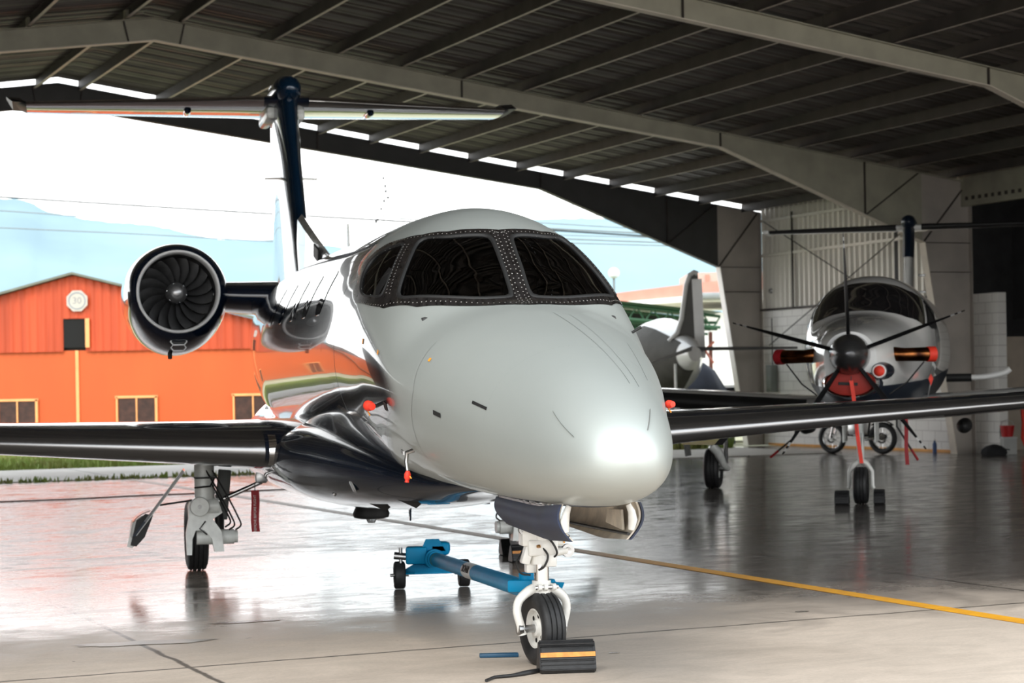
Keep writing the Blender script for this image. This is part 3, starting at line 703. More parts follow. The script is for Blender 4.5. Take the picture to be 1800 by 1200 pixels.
# main gear, trailing link
def main_gear(s):
    T, L, r = 6.4, 1.425, .30
    wheel('main_tyre', jet, (T, s * L, r), r, .175, .15, M_greygear, (0, 1, 0))
    mb = MB(); mb.tube([(T - .34, s * (L - .05), .95), (T - .36, s * (L - .05), .55)], .082, 24); leg = mb.build('main_gear_leg', M_greygear, jet, 50)
    mb = MB(); mb.tube([(T - .40, s * (L + .03), .565), (T - .40, s * (L - .16), .565)], .062, 24); mb.lathe([(.045, -.03), (.075, -.03), (.08, -.015), (.08, .04)], (T - .41 - .055, s * (L - .0), .565), (1, 0, 0), 20); mb.build('pivot_housing', M_greygear, leg, 50)
    mb = MB(); mb.lathe([(.001, -.03), (.018, -.03), (.02, -.015), (.034, -.012), (.034, .01)], (T - .465, s * (L - .0), .565), (1, 0, 0), 20); mb.build('pivot_bolt', M_steel, leg, 50)
    # fork shaped trailing arm
    mb = MB()
    mb.prism([(.06, .06), (-.17, .04), (-.20, -.06), (-.12, -.11), (-.19, -.21), (-.21, -.38), (-.13, -.38), (-.11, -.27), (-.05, -.20), (.02, -.20), (.05, -.27), (.055, -.40), (.095, -.40), (.10, -.22), (.075, -.10), (.08, .0)],
             (T - .40, s * (L + .01), .565), (.0, s, 0), (.05, 0, 1), (.09, 0, 0))
    mb.build('trailing_arm', M_greygear, leg, 50)
    mb = MB(); mb.tube([(T - .30, s * (L + .02), .30), (T - .30, s * (L - .29), .30)], .062, 22); mb.tube([(T - .30, s * (L - .28), .30), (T - .30, s * (L - .32), .30)], .052, 22); mb.build('axle_beam', M_greygear, leg, 50)
    mb = MB(); mb.tube([(T - .30, s * (L - .10), .30), (T, s * L, .30)], .05, 14); mb.tube([(T + .02, s * (L - .2), .62), (T - .2, s * (L - .18), .33)], .04, 14); mb.build('shock_strut', M_steel, leg, 50)
    mb = MB()
    for off in ((0, 0, 0), (.04, .03, .02), (-.03, -.05, .0)):
        o = Vector(off); mb.tube(spl([Vector(p) + Vector((o.x, s * o.y, o.z)) for p in ((T - .42, s * (L - .06), .86), (T - .45, s * (L - .17), .66), (T - .42, s * (L - .26), .48), (T - .38, s * (L - .29), .40), (T - .34, s * (L - .25), .36))]), .0075, 6)
    mb.tube([(T - .45, s * (L + .04), .72), (T - .46, s * (L - .09), .73), (T - .42, s * (L - .13), .80)], .008, 6)
    mb.tube([(T - .41, s * (L - .05), .44), (T - .43, s * (L + .0), .38), (T - .42, s * (L - .06), .33)], .006, 6); mb.build('brake_hose', M_hose, leg, 50)
    mb = MB(); mb.box((T - .40, s * (L - .05), .80), (.17, .17, .012)); mb.build('leg_clamp', M_black, leg)
    mb = MB(); mb.tube([(T - .38, s * (L - .12), .585), (T - .36, s * (L - .52), .75)], .02, 14); mb.build('side_stay', M_chrome, leg, 50)
    mb = MB(); mb.bbox((T - .10, s * (L - .22), .64), (.03, .11, .42), .01, (s * .10, 0, 0)); mb.build('torque_panel', mat('mid_grey_enamel', (.16, .17, .165), .45, var=.2), leg, 40)
    mb = MB(); mb.bbox((T - .36, s * (L - .52), .79), (.10, .10, .10), .02); mb.build('stay_bracket', M_steel, leg, 40)
    # outer door hanging from the wing
    ux = Vector((0, s * .61, -.79)).normalized(); n = Vector((0, s * .79, .61))
    o = Vector((T - .45, s * (L + .12), .86))
    mb = MB(); poly = [(0, 0), (.52, 0), (.67, .04), (.69, .07), (.62, .34), (.0, .34)]
    CH = Vector((1, -s * .085, 0)); mb.prism(poly, o, ux, CH, n * .018); d = mb.build('main_gear_door', M_navy, jet)
    mb = MB(); mb.prism([(a * .97 + .005, b * .96 + .01) for a, b in poly], o - n * .008, ux, CH, n * .008); mb.build('door_lining', M_greygear, d)
    mb = MB()
    q = o + ux * .42 + Vector((.06, 0, 0))
    rs = [[q + n * (.015 + .06 * math.sin(k / 8 * PI)) + ux * (.27 * k / 8) + Vector((xx, 0, 0)) for k in range(9)] for xx in (0, .24)]
    mb.rings(rs, False, False, closed=False); mb.rings([[p + n * .01 for p in r_] for r_ in rs], False, False, closed=False); mb.build('wheel_blister', M_whitegear, d, 60)
    pl = [(1.86, .515), (1.80, .50), (1.87, .325), (1.94, .250), (1.985, .262), (1.935, .46)]
    mb = MB(); mb.prism([(s * a, b) for a, b in pl], (6.0, 0, 0), (0, 1, 0), (0, 0, 1), (.03, 0, 0)); mb.build('wheel_cover', M_black, d)
    mb = MB(); mb.prism([(s * (a + .03), b - .015) for a, b in pl], (6.035, 0, 0), (0, 1, 0), (0, 0, 1), (.02, 0, 0)); mb.build('wheel_cover_rim', M_whitegear, d)
    mb = MB(); mb.tube([o + ux * .34 - n * .01 + Vector((.03, 0, 0)), (T - .40, s * (L + .02), .62)], .008, 8); mb.build('door_rod', M_black, d, 50)
main_gear(1); main_gear(-1)

# pitot probes and whiskers
for s_ in (1, -1):
    mb = MB(); mb.tube([(.22, s_ * .55, 1.165), (.32, s_ * .62, 1.18), (.37, s_ * .665, 1.16), (.37, s_ * .67, 1.11), (.36, s_ * .665, 1.06)], [.016, .013, .013, .012, .012], 10)
    mb.prism([(0, 0), (.07, .012), (.075, .03), (.0, .02)], (.31, s_ * .69, 1.15), (1, 0, 0), (0, 0, 1), (0, .008, 0)); mb.build('pitot_probe', M_steel, jet, 50)
for s_ in (1, -1):
    if s_ < 0: continue
    p = Vector(jet_surf(.73, 1.85, 0)); mb = MB(); mb.tube([p, p + Vector((-.03, s_ * .05, 0)), p + Vector((-.10, s_ * .06, 0))], .012, 8); mb.build('static_probe', M_steel, jet, 50)
p = Vector(jet_surf(.40, -1.05, 0)); mb = MB(); mb.tube([p, p + Vector((-.02, -.05, .03))], .008, 8); mb.build('ice_detector', M_black, jet, 50)
jet_w = Matrix.Translation((.1414, 10.7045, 0)) @ Matrix.Rotation(PI / 2 + AL, 4, 'Z')
def JW(t, l, z): return jet_w @ Vector((t, l, z))
# ---------------------------------------------------------------- ground
def slab_frame(a0, n0):
    p = HG(a0, 0, 0) + HU * n0
    return Matrix.Translation(p) @ Matrix.Rotation(PHI, 4, 'Z')
def ground_obj(name, poly_an, z, m, thick=.3):
    """polygon in (a, metres along the ridge); object axes follow the slab joints"""
    o0 = slab_frame(-5.1, -17.55)
    mb = MB(); n = len(poly_an); P = [(a + 5.1, b + 17.55, z) for a, b in poly_an]
    mb.add(P + [(x, y, z - thick) for x, y, _ in P], [tuple(range(n)), tuple(range(n, 2 * n))[::-1]] + [(i, (i + 1) % n, n + (i + 1) % n, n + i) for i in range(n)])
    o = mb.build(name, m); o.matrix_world = o0; return o
def concrete(name, col, dark, rough0, rough1, pink=0.0, joints=(6.2, 3.25), bump=.02, stain=.5, dry=False):
    m = bpy.data.materials.new(name); m.use_nodes = True
    n, l = m.node_tree.nodes, m.node_tree.links; b = n['Principled BSDF']
    tc = n.new('ShaderNodeTexCoord')
    def noise(scale, detail, stretch=(1, 1, 1), rough=.55, dist=0.0):
        mp = n.new('ShaderNodeMapping'); mp.inputs['Scale'].default_value = stretch; l.new(tc.outputs['Object'], mp.inputs[0])
        q = n.new('ShaderNodeTexNoise'); q.inputs['Scale'].default_value = scale; q.inputs['Detail'].default_value = detail
        q.inputs['Roughness'].default_value = rough; q.inputs['Distortion'].default_value = dist; l.new(mp.outputs[0], q.inputs['Vector']); return q
    big = noise(.35, 6, (1, 1, 1), .6, .6); mid = noise(1.6, 8, (1, 2.2, 1), .7, 1.2); fine = noise(40, 6, (1, 1, 1), .75)
    spots = noise(7, 3, (1, 1, 1), .5, .4)
    r1 = n.new('ShaderNodeValToRGB'); r1.color_ramp.elements[0].color = (*dark, 1); r1.color_ramp.elements[1].color = (*col, 1)
    r1.color_ramp.elements[0].position = .30; r1.color_ramp.elements[1].position = .62; l.new(mid.outputs['Fac'], r1.inputs[0])
    r2 = n.new('ShaderNodeValToRGB'); r2.color_ramp.elements[0].color = (.62, .60, .58, 1); r2.color_ramp.elements[1].color = (1, 1, 1, 1)
    r2.color_ramp.elements[0].position = .34; r2.color_ramp.elements[1].position = .50; l.new(big.outputs['Fac'], r2.inputs[0])
    mx = n.new('ShaderNodeMix'); mx.data_type = 'RGBA'; mx.blend_type = 'MULTIPLY'; mx.inputs[0].default_value = stain
    l.new(r1.outputs[0], mx.inputs[6]); l.new(r2.outputs[0], mx.inputs[7])
    rf = n.new('ShaderNodeValToRGB'); rf.color_ramp.elements[0].color = (.8, .79, .78, 1); rf.color_ramp.elements[1].color = (1.06, 1.06, 1.06, 1)
    rf.color_ramp.elements[0].position = .3; rf.color_ramp.elements[1].position = .6; l.new(fine.outputs['Fac'], rf.inputs[0])
    m2 = n.new('ShaderNodeMix'); m2.data_type = 'RGBA'; m2.blend_type = 'MULTIPLY'; m2.inputs[0].default_value = .6
    l.new(mx.outputs[2], m2.inputs[6]); l.new(rf.outputs[0], m2.inputs[7])
    # dark drips
    rs = n.new('ShaderNodeValToRGB'); rs.color_ramp.elements[0].color = (.25, .24, .23, 1); rs.color_ramp.elements[1].color = (1, 1, 1, 1)
    rs.color_ramp.elements[0].position = .235; rs.color_ramp.elements[1].position = .265; l.new(spots.outputs['Fac'], rs.inputs[0])
    m3 = n.new('ShaderNodeMix'); m3.data_type = 'RGBA'; m3.blend_type = 'MULTIPLY'; m3.inputs[0].default_value = .8
    l.new(m2.outputs[2], m3.inputs[6]); l.new(rs.outputs[0], m3.inputs[7]); last = m3
    if pink:
        pk = noise(.22, 4, (.5, 2.5, 1), .5, .8); rp = n.new('ShaderNodeValToRGB'); rp.color_ramp.elements[0].color = (1, 1, 1, 1); rp.color_ramp.elements[1].color = (1.0, .66, .64, 1)
        rp.color_ramp.elements[0].position = .42; rp.color_ramp.elements[1].position = .62; l.new(pk.outputs['Fac'], rp.inputs[0])
        mp_ = n.new('ShaderNodeMix'); mp_.data_type = 'RGBA'; mp_.blend_type = 'MULTIPLY'; mp_.inputs[0].default_value = pink
        l.new(last.outputs[2], mp_.inputs[6]); l.new(rp.outputs[0], mp_.inputs[7]); last = mp_
    if joints:
        sp = n.new('ShaderNodeSeparateXYZ'); wob = n.new('ShaderNodeVectorMath'); wob.operation = 'ADD'
        wn_ = noise(2.5, 5); sc = n.new('ShaderNodeVectorMath'); sc.operation = 'SCALE'; sc.inputs['Scale'].default_value = .07; l.new(wn_.outputs['Color'], sc.inputs[0])
        l.new(tc.outputs['Object'], wob.inputs[0]); l.new(sc.outputs[0], wob.inputs[1]); l.new(wob.outputs[0], sp.inputs[0])
        outs = []
        for ax, step in (('X', joints[0]), ('Y', joints[1])):
            ad = n.new('ShaderNodeMath'); ad.operation = 'ADD'; ad.inputs[1].default_value = step * 50.5 - .035; l.new(sp.outputs[ax], ad.inputs[0])
            mo = n.new('ShaderNodeMath'); mo.operation = 'MODULO'; mo.inputs[1].default_value = step; l.new(ad.outputs[0], mo.inputs[0])
            su = n.new('ShaderNodeMath'); su.operation = 'SUBTRACT'; su.inputs[1].default_value = step / 2; l.new(mo.outputs[0], su.inputs[0])
            ab = n.new('ShaderNodeMath'); ab.operation = 'ABSOLUTE'; l.new(su.outputs[0], ab.inputs[0]); outs.append(ab)
        mi = n.new('ShaderNodeMath'); mi.operation = 'MINIMUM'; l.new(outs[0].outputs[0], mi.inputs[0]); l.new(outs[1].outputs[0], mi.inputs[1])
        rj = n.new('ShaderNodeMapRange'); rj.inputs['From Min'].default_value = .010; rj.inputs['From Max'].default_value = .024; rj.inputs['To Min'].default_value = .22
        l.new(mi.outputs[0], rj.inputs['Value'])
        m4 = n.new('ShaderNodeMix'); m4.data_type = 'RGBA'; m4.blend_type = 'MULTIPLY'; m4.inputs[0].default_value = 1
        l.new(last.outputs[2], m4.inputs[6]); l.new(rj.outputs[0], m4.inputs[7]); last = m4
    l.new(last.outputs[2], b.inputs['Base Color'])
    mr = n.new('ShaderNodeMapRange'); mr.inputs['From Min'].default_value = .36; mr.inputs['From Max'].default_value = .62
    mr.inputs['To Min'].default_value = rough0; mr.inputs['To Max'].default_value = rough1
    l.new(mid.outputs['Fac'], mr.inputs['Value']); l.new(mr.outputs[0], b.inputs['Roughness'])
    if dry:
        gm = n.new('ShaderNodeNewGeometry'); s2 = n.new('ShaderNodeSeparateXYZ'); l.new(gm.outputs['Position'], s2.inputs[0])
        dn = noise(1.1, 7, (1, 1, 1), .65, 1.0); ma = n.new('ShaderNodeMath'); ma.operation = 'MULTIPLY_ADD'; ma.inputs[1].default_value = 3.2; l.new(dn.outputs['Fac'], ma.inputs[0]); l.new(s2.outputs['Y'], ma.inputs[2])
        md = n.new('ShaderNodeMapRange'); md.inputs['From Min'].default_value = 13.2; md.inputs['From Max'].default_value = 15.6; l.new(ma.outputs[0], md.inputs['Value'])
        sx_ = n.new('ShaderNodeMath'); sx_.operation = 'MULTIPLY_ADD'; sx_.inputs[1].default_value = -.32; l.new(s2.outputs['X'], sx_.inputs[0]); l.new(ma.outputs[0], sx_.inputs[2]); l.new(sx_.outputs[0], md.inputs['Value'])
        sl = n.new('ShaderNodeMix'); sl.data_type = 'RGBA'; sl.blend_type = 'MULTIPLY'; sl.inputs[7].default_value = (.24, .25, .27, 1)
        mX = n.new('ShaderNodeMapRange'); mX.inputs['From Min'].default_value = -2.5; mX.inputs['From Max'].default_value = 2.0; mX.inputs['To Min'].default_value = .35; l.new(s2.outputs['X'], mX.inputs['Value'])  # darkens the floor rightward: reflected dark roof and wall put into the colour
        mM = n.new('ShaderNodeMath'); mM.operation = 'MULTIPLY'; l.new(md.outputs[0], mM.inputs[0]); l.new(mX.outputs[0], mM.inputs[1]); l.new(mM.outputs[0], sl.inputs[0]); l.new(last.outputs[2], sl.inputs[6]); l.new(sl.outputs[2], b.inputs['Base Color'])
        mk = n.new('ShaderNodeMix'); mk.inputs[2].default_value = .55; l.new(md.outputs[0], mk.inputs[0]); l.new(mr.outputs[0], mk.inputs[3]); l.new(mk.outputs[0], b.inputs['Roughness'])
    bn = noise(9, 5, (1, 3.0, 1), .6, .5); bp = n.new('ShaderNodeBump'); bp.inputs['Strength'].default_value = 1.0; bp.inputs['Distance'].default_value = bump * .1
    l.new(bn.outputs['Fac'], bp.inputs['Height']); l.new(bp.outputs[0], b.inputs['Normal'])
    b.inputs['Specular IOR Level'].default_value = .55
    return m
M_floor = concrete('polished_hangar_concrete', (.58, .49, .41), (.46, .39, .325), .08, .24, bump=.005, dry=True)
M_apron = concrete('worn_apron_concrete', (.60, .53, .49), (.47, .41, .38), .13, .34, pink=.75, joints=(6.2, 5.0), stain=.3, bump=.008)
M_walk = concrete('sidewalk_concrete', (.55, .52, .47), (.44, .41, .37), .6, .8, joints=(2.5, 60))
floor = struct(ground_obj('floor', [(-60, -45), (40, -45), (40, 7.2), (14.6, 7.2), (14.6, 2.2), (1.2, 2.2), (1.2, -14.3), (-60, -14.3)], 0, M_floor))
apron = struct(ground_obj('apron', [(-60, -14.3), (1.2, -14.3), (1.2, 2.2), (-60, 2.2)], 0, M_apron))
walk = struct(ground_obj('sidewalk', [(-60, 2.2), (14.6, 2.2), (14.6, 7.2), (-60, 7.2)], .02, M_walk))
field = struct(ground_obj('field', [(-900, 7.2), (900, 7.2), (900, 1500), (-900, 1500)], -.02, mat('dry_green_field', (.33, .32, .20), .9, var=.4, vscale=.5)))
# yellow taxi line along the ridge axis, worn
def worn_line():
    m = mat('worn_yellow_line', (.74, .37, .05), .45, var=.0)
    n, l = m.node_tree.nodes, m.node_tree.links; b = n['Principled BSDF']
    cr = [x for x in n if x.type == 'VALTORGB'][0]; no = [x for x in n if x.type == 'TEX_NOISE'][0]; no.inputs['Scale'].default_value = 9
    tc = [x for x in n if x.type == 'TEX_COORD'][0]; sp = n.new('ShaderNodeSeparateXYZ'); l.new(tc.outputs['Object'], sp.inputs[0])
    mr = n.new('ShaderNodeMapRange'); mr.inputs['From Min'].default_value = -21; mr.inputs['From Max'].default_value = -12; l.new(sp.outputs['Y'], mr.inputs['Value'])
    mx = n.new('ShaderNodeMix'); mx.data_type = 'RGBA'; mx.inputs[7].default_value = (.30, .18, .10, 1)
    cr.color_ramp.elements[0].color = (.70, .32, .03, 1); cr.color_ramp.elements[1].color = (.88, .43, .02, 1)
    l.new(mr.outputs[0], mx.inputs[0]); l.new(cr.outputs[0], mx.inputs[6]); l.new(mx.outputs[2], b.inputs['Base Color'])
    return m
mb = MB(); mb.box((0, -14, .003), (.15, 46, .002)); o = mb.build('floor_line', worn_line()); o.matrix_world = slab_frame(-.03, 0); struct(o)
# oil stains and dark scuffs on the floor near the nose wheel
M_stain = mat('oil_stain', (.16, .14, .12), .25, var=.3)
def blot(x, y, rx, ry, a, seed, m=M_stain, z=.0035):
    rnd = random.Random(seed); k = 26; P = []
    for q in range(k):
        t = 2 * PI * q / k; r = 1 + .35 * (rnd.random() - .5); P.append((x + math.cos(a) * math.cos(t) * rx * r - math.sin(a) * math.sin(t) * ry * r, y + math.sin(a) * math.cos(t) * rx * r + math.cos(a) * math.sin(t) * ry * r, z))
    mb = MB(); mb.add(P, [tuple(range(k))]); return mb
for i, (x, y, rx, ry, a) in enumerate(((1.88, 12.91, .05, .02, .3), (-2.25, 11.9, .42, .10, .2), (.55, 11.1, .03, .012, 0), (-1.75, 12.9, .25, .05, .4))):
    o = blot(x, y, rx, ry, a, i, M_stain if i != 1 else mat('damp_patch', (.28, .25, .22), .3, var=.2)).build('floor_stain', None); o.data.materials.append(M_stain if i != 1 else MATS['damp_patch']); struct(o)

# grass: verge beyond the sidewalk, tufts (nobody could count it)
M_grass = mat('lush_verge_grass', (.20, .30, .06), .8, var=.5, vscale=1.2, var2=(.28, .27, .09))
def grass(name, regions, n, hmax, label, seed):
    rnd = random.Random(seed); mb = MB()
    tot = sum((r[1] - r[0]) * (r[3] - r[2]) for r in regions)
    for a0, a1, b0, b1, zz in regions:
        for _ in range(int(n * (a1 - a0) * (b1 - b0) / tot)):
            p = HG(a0 + rnd.random() * (a1 - a0), 0, 0) + HU * (b0 + rnd.random() * (b1 - b0)); h = hmax * (.4 + .6 * rnd.random()); w = .02 + .02 * rnd.random(); t = rnd.random() * PI
            dx, dy = math.cos(t) * w, math.sin(t) * w; lx, ly = (rnd.random() - .5) * h * .7, (rnd.random() - .5) * h * .7
            mb.add([(p.x - dx, p.y - dy, zz), (p.x + dx, p.y + dy, zz), (p.x + lx, p.y + ly, zz + h)], [(0, 1, 2)])
    return tag(mb.build(name, M_grass), label, 'grass', kind='stuff')
grass('verge_grass', [(-14, 12.3, 7.3, 16, -.02)], 42000, .20, 'rough green grass verge between the sidewalk and the orange warehouse', 3)
grass('kerb_weeds', [(-4, 2.5, 2.05, 2.3, .0)], 420, .12, 'low weeds growing along the joint of apron and sidewalk', 4)
grass('hedge_grass', [(12.9, 14.4, 6.2, 9.5, .0)], 5000, .45, 'tall green grass clump beside the far hangar column', 5)

# ---------------------------------------------------------------- hangar frames
M_frame = mat('grey_green_portal_paint', (.36, .345, .27), .55, .0, var=.16, vscale=2.5)
M_flange = mat('lighter_flange_paint', (.70, .63, .54), .5, var=.15)
M_purlin = mat('dark_primed_purlin', (.05, .041, .036), .6, var=.3, vscale=3)
M_purfl = mat('purlin_lower_flange', (.62, .55, .47), .5, var=.2)
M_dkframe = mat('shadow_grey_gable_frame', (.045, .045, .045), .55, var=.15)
def sheet_mat():
    m = mat('aged_corrugated_roof_sheet', (.125, .11, .10), .5, .45, var=.35, vscale=1.2)
    n, l = m.node_tree.nodes, m.node_tree.links; b = n['Principled BSDF']
    tc = [x for x in n if x.type == 'TEX_COORD'][0]
    wv = n.new('ShaderNodeTexWave'); wv.bands_direction = 'Y'; wv.inputs['Scale'].default_value = 1.15; wv.inputs['Distortion'].default_value = .15
    l.new(tc.outputs['Object'], wv.inputs['Vector'])
    bp = n.new('ShaderNodeBump'); bp.inputs['Strength'].default_value = .9; bp.inputs['Distance'].default_value = .05
    l.new(wv.outputs['Fac'], bp.inputs['Height']); l.new(bp.outputs[0], b.inputs['Normal'])
    return m
M_sheet = sheet_mat()
PR = .1312
def z_low(a): # underside of a rafter
    a = abs(a); zl = 7.1955 - PR * a
    if a > 10.56: zl -= (a - 10.56) * .245
    return zl
def z_top(a): return 7.56 - .1395 * abs(a)
HAF = 16.16
FR_PTS = [-15.05, -13.0, -10.56, -5, 0, 5, 10.56, 13.0, 15.05]
def plate(mb, pts_lo, pts_hi, n, d):
    """web plate in the frame plane"""
    lo = [HG(a, 0, z) + HU * (n * BAY - d / 2) for a, z in pts_lo]; hi = [HG(a, 0, z) + HU * (n * BAY - d / 2) for a, z in pts_hi]
    for i in range(len(lo) - 1):
        q = [lo[i], lo[i + 1], hi[i + 1], hi[i]]; q2 = [p + HU * d for p in q]
        mb.add(q + q2, [(0, 1, 2, 3), (7, 6, 5, 4), (0, 4, 5, 1), (3, 2, 6, 7), (0, 3, 7, 4), (1, 5, 6, 2)])
def flange(mb, pts, n, w, th):
    P = [HG(a, 0, z) + HU * n * BAY for a, z in pts]
    for p, q in zip(P, P[1:]):
        d = (q - p).normalized(); up = HU.cross(d).normalized()
        vs = [x + HU * sx + up * sz for x in (p, q) for sx in (-w / 2, w / 2) for sz in (-th / 2, th / 2)]
        mb.add(vs, [(0, 1, 3, 2), (4, 6, 7, 5), (0, 4, 5, 1), (2, 3, 7, 6), (0, 2, 6, 4), (1, 5, 7, 3)])
def portal(n, name, m_web, dz=0.0):
    root = bpy.data.objects.new(name, None); COL.objects.link(root); struct(root)
    mb = MB(); A_ = FR_PTS; plate(mb, [(a, z_low(a)) for a in A_], [(a, z_top(a) + dz) for a in A_], n, .012); mb.build('rafter_web', m_web, root)
    mb = MB(); flange(mb, [(a, z_low(a)) for a in A_], n, .16, .014); mb.build('lower_flange', M_flange if dz == 0 else m_web, root)
    mb = MB(); flange(mb, [(a, z_top(a) + dz) for a in [-HAF] + A_[1:-1] + [HAF]], n, .16, .014); mb.build('upper_flange', m_web, root)
    for s in (1, -1):
        zk = z_low(15.05)
        mb = MB(); plate(mb, [(s * 15.72, 0), (s * 15.05, zk), (s * 15.05, z_top(15.05) + dz)][::1] if False else [(s * 15.72, 0), (s * 16.16, 0)], [(s * 15.05, zk), (s * 16.16, zk)], n, .012)
        plate(mb, [(s * 15.05, zk), (s * 16.16, zk)], [(s * 15.05, z_top(15.05) + dz), (s * 16.16, z_top(16.16) + dz)], n, .012)
        mb.build('column_web', MATS['column_grey_brown_paint'], root)
        mb = MB(); flange(mb, [(s * 15.72, 0), (s * 15.05, zk)], n, .20, .016); mb.build('inner_column_flange', M_flange if dz == 0 else mat('daylit_column_flange', (.92, .88, .85), .5, var=.05), root)  # far frame's flange whitened: outside daylight put into its colour
        mb = MB(); flange(mb, [(s * 16.16, 0), (s * 16.16, z_top(16.16) + dz)], n, .20, .016); mb.build('outer_column_flange', MATS['column_grey_brown_paint'], root)
        mb = MB()
        for a in (0.0,) if s < 0 else (): pass
        st = [((s * 15.05, zk), (s * 16.1, z_top(16.1) + dz - .03)), ((s * 15.05, zk), (s * 16.16, zk)), ((s * 15.22, 3.55), (s * 16.16, 3.55)), ((s * 13.72, z_low(13.72)), (s * 14.95, z_top(14.95) + dz - .02)),
              ((s * 13.72, z_low(13.72)), (s * 13.72, z_top(13.72) + dz)), ((s * 10.56, z_low(10.56)), (s * 10.56, z_top(10.56) + dz)), ((s * 5.4, z_low(5.4)), (s * 5.4, z_top(5.4) + dz)), ((s * .42, z_low(.42)), (s * .5, z_top(.5) + dz))]
        for p, q in st: flange(mb, [p, q], n, .12, .012)
        mb.build('stiffener_plate', M_purlin, root)
    return root
mat('column_grey_brown_paint', (.44, .40, .36), .6, var=.15, vscale=1.5)
N_NEAR = -3
for n in range(N_NEAR, 2):
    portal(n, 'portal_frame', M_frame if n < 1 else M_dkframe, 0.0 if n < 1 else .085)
# purlins sit on the rafters
PUR = [.42] + [.84 + 1.1433 * k for k in range(1, 14)]
for n in range(N_NEAR, 1):
    for s in (1, -1):
        for a in PUR:
            if s < 0 and a > 9 and n > -2: pass
            z0 = z_top(a) + .02; p0 = HG(s * a, n, z0); p1 = HG(s * a, n + 1, z0)
            L_ = BAY - .004
            root = None
            mb = MB(); c = (p0 + p1) / 2
            R = Matrix.Rotation(PHI, 3, 'Z')
            mb.box(c + Vector((0, 0, .09)), (.012, L_, .18), R); web = mb.build('roof_purlin', M_purlin); struct(web)
            mb = MB(); mb.box(c + HV * (.03 * s) + Vector((0, 0, .003)), (.065, L_, .006), R); mb.build('purlin_flange', M_purfl, web)
            mb = MB()
            mb.box(p0 + HV * s * .03 + Vector((0, 0, .07)), (.05, .16, .14), R)
            mb.build('purlin_cleat', M_frame, web)
# roof sheets, one per slope and bay
for n in range(N_NEAR, 1):
    for s in (1, -1):
        mb = MB(); L_ = BAY + (.16 if n < 0 else 0); k = 40; w = math.hypot(16.6, 16.6 * .1395)
        nx = 2; ny = 240
        vs = []; 
        for j in range(ny + 1):
            for i in (0, 1):
                vs.append((i * w, j / ny * L_, .018 * math.sin(j / ny * L_ / .19 * 2 * PI)))
        mb.add(vs, [(2 * j, 2 * j + 1, 2 * j + 3, 2 * j + 2) for j in range(ny)])
        o = mb.build('ceiling_sheet', M_sheet); struct(o)
        ang = math.atan(.1395)
        R = Matrix.Rotation(PHI, 4, 'Z') @ (Matrix.Identity(4) if s > 0 else Matrix.Diagonal((-1, 1, 1, 1)))
        o.matrix_world = Matrix.Translation(HG(0, n, 7.56 + .215)) @ R @ Matrix.Rotation(ang, 4, 'Y')
# side walls (right): block dado and corrugated sheeting between far column and second column, stub and annex beyond
def block_mat():
    m = mat('painted_block_wall', (.66, .64, .60), .6, var=.10, vscale=3)
    n, l = m.node_tree.nodes, m.node_tree.links; b = n['Principled BSDF']
    tc = [x for x in n if x.type == 'TEX_COORD'][0]
    br = n.new('ShaderNodeTexBrick'); br.inputs['Scale'].default_value = 1; br.inputs['Brick Width'].default_value = .42; br.inputs['Row Height'].default_value = .21; br.inputs['Mortar Size'].default_value = .008
    br.inputs['Color1'].default_value = (.82, .80, .76, 1); br.inputs['Color2'].default_value = (.88, .86, .82, 1); br.inputs['Mortar'].default_value = (.60, .57, .54, 1)
    mp = n.new('ShaderNodeMapping'); mp.inputs['Rotation'].default_value = (PI / 2, 0, PI / 2); sp = n.new('ShaderNodeSeparateXYZ'); cb = n.new('ShaderNodeCombineXYZ')
    l.new(tc.outputs['Object'], sp.inputs[0]); l.new(sp.outputs['Y'], cb.inputs['X']); l.new(sp.outputs['Z'], cb.inputs['Y']); l.new(cb.outputs[0], br.inputs['Vector'])
    l.new(br.outputs['Color'], b.inputs['Base Color'])
    bp = n.new('ShaderNodeBump'); bp.inputs['Distance'].default_value = .01; l.new(br.outputs['Fac'], bp.inputs['Height']); bp.invert = True; l.new(bp.outputs[0], b.inputs['Normal'])
    return m
M_block = block_mat()
M_clad = mat('beige_corrugated_cladding', (.80, .76, .69), .5, .15, var=.12, vscale=2, stretch=(1, 1, .2))
def wall_frame(a, n): return Matrix.Translation(HG(a, n, 0)) @ Matrix.Rotation(PHI, 4, 'Z')
def wall_box(name, m, y0, y1, z0, z1, a=16.2, th=.2, n=0):
    mb = MB(); mb.box((th / 2, (y0 + y1) / 2, (z0 + z1) / 2), (th, y1 - y0, z1 - z0)); o = mb.build(name, m); o.matrix_world = wall_frame(a, n); return struct(o)
wall_box('wall_right', M_block, -.8, 7.8, 0, 3.12)
def clad(name, y0, y1, z0, z1, a, amp=.025, pitch=.20, axis='y'):
    mb = MB(); k = int((y1 - y0) / pitch * 8); vs = []
    for i in range(k + 1):
        y = y0 + (y1 - y0) * i / k; ph = (i % 8) / 8
        x = amp if ph < .30 else (-amp if .45 <= ph < .85 else 0)
        vs += [(x, y, z0), (x, y, z1)]
    mb.add(vs, [(2 * i, 2 * i + 1, 2 * i + 3, 2 * i + 2) for i in range(k)]); o = mb.build(name, M_clad); o.matrix_world = wall_frame(a, 0); return struct(o)
clad('wall_right_cladding', .05, 7.75, 3.12, 5.5, 16.22)
wall_box('wall_right_base_stripe', mat('orange_base_stripe', (.75, .35, .08), .6, var=.2), 0, 7.6, 0.0, .05, 16.19, .02)
wall_box('wall_right_sill', M_purlin, 0, 7.8, 3.10, 3.15, 16.15, .06)
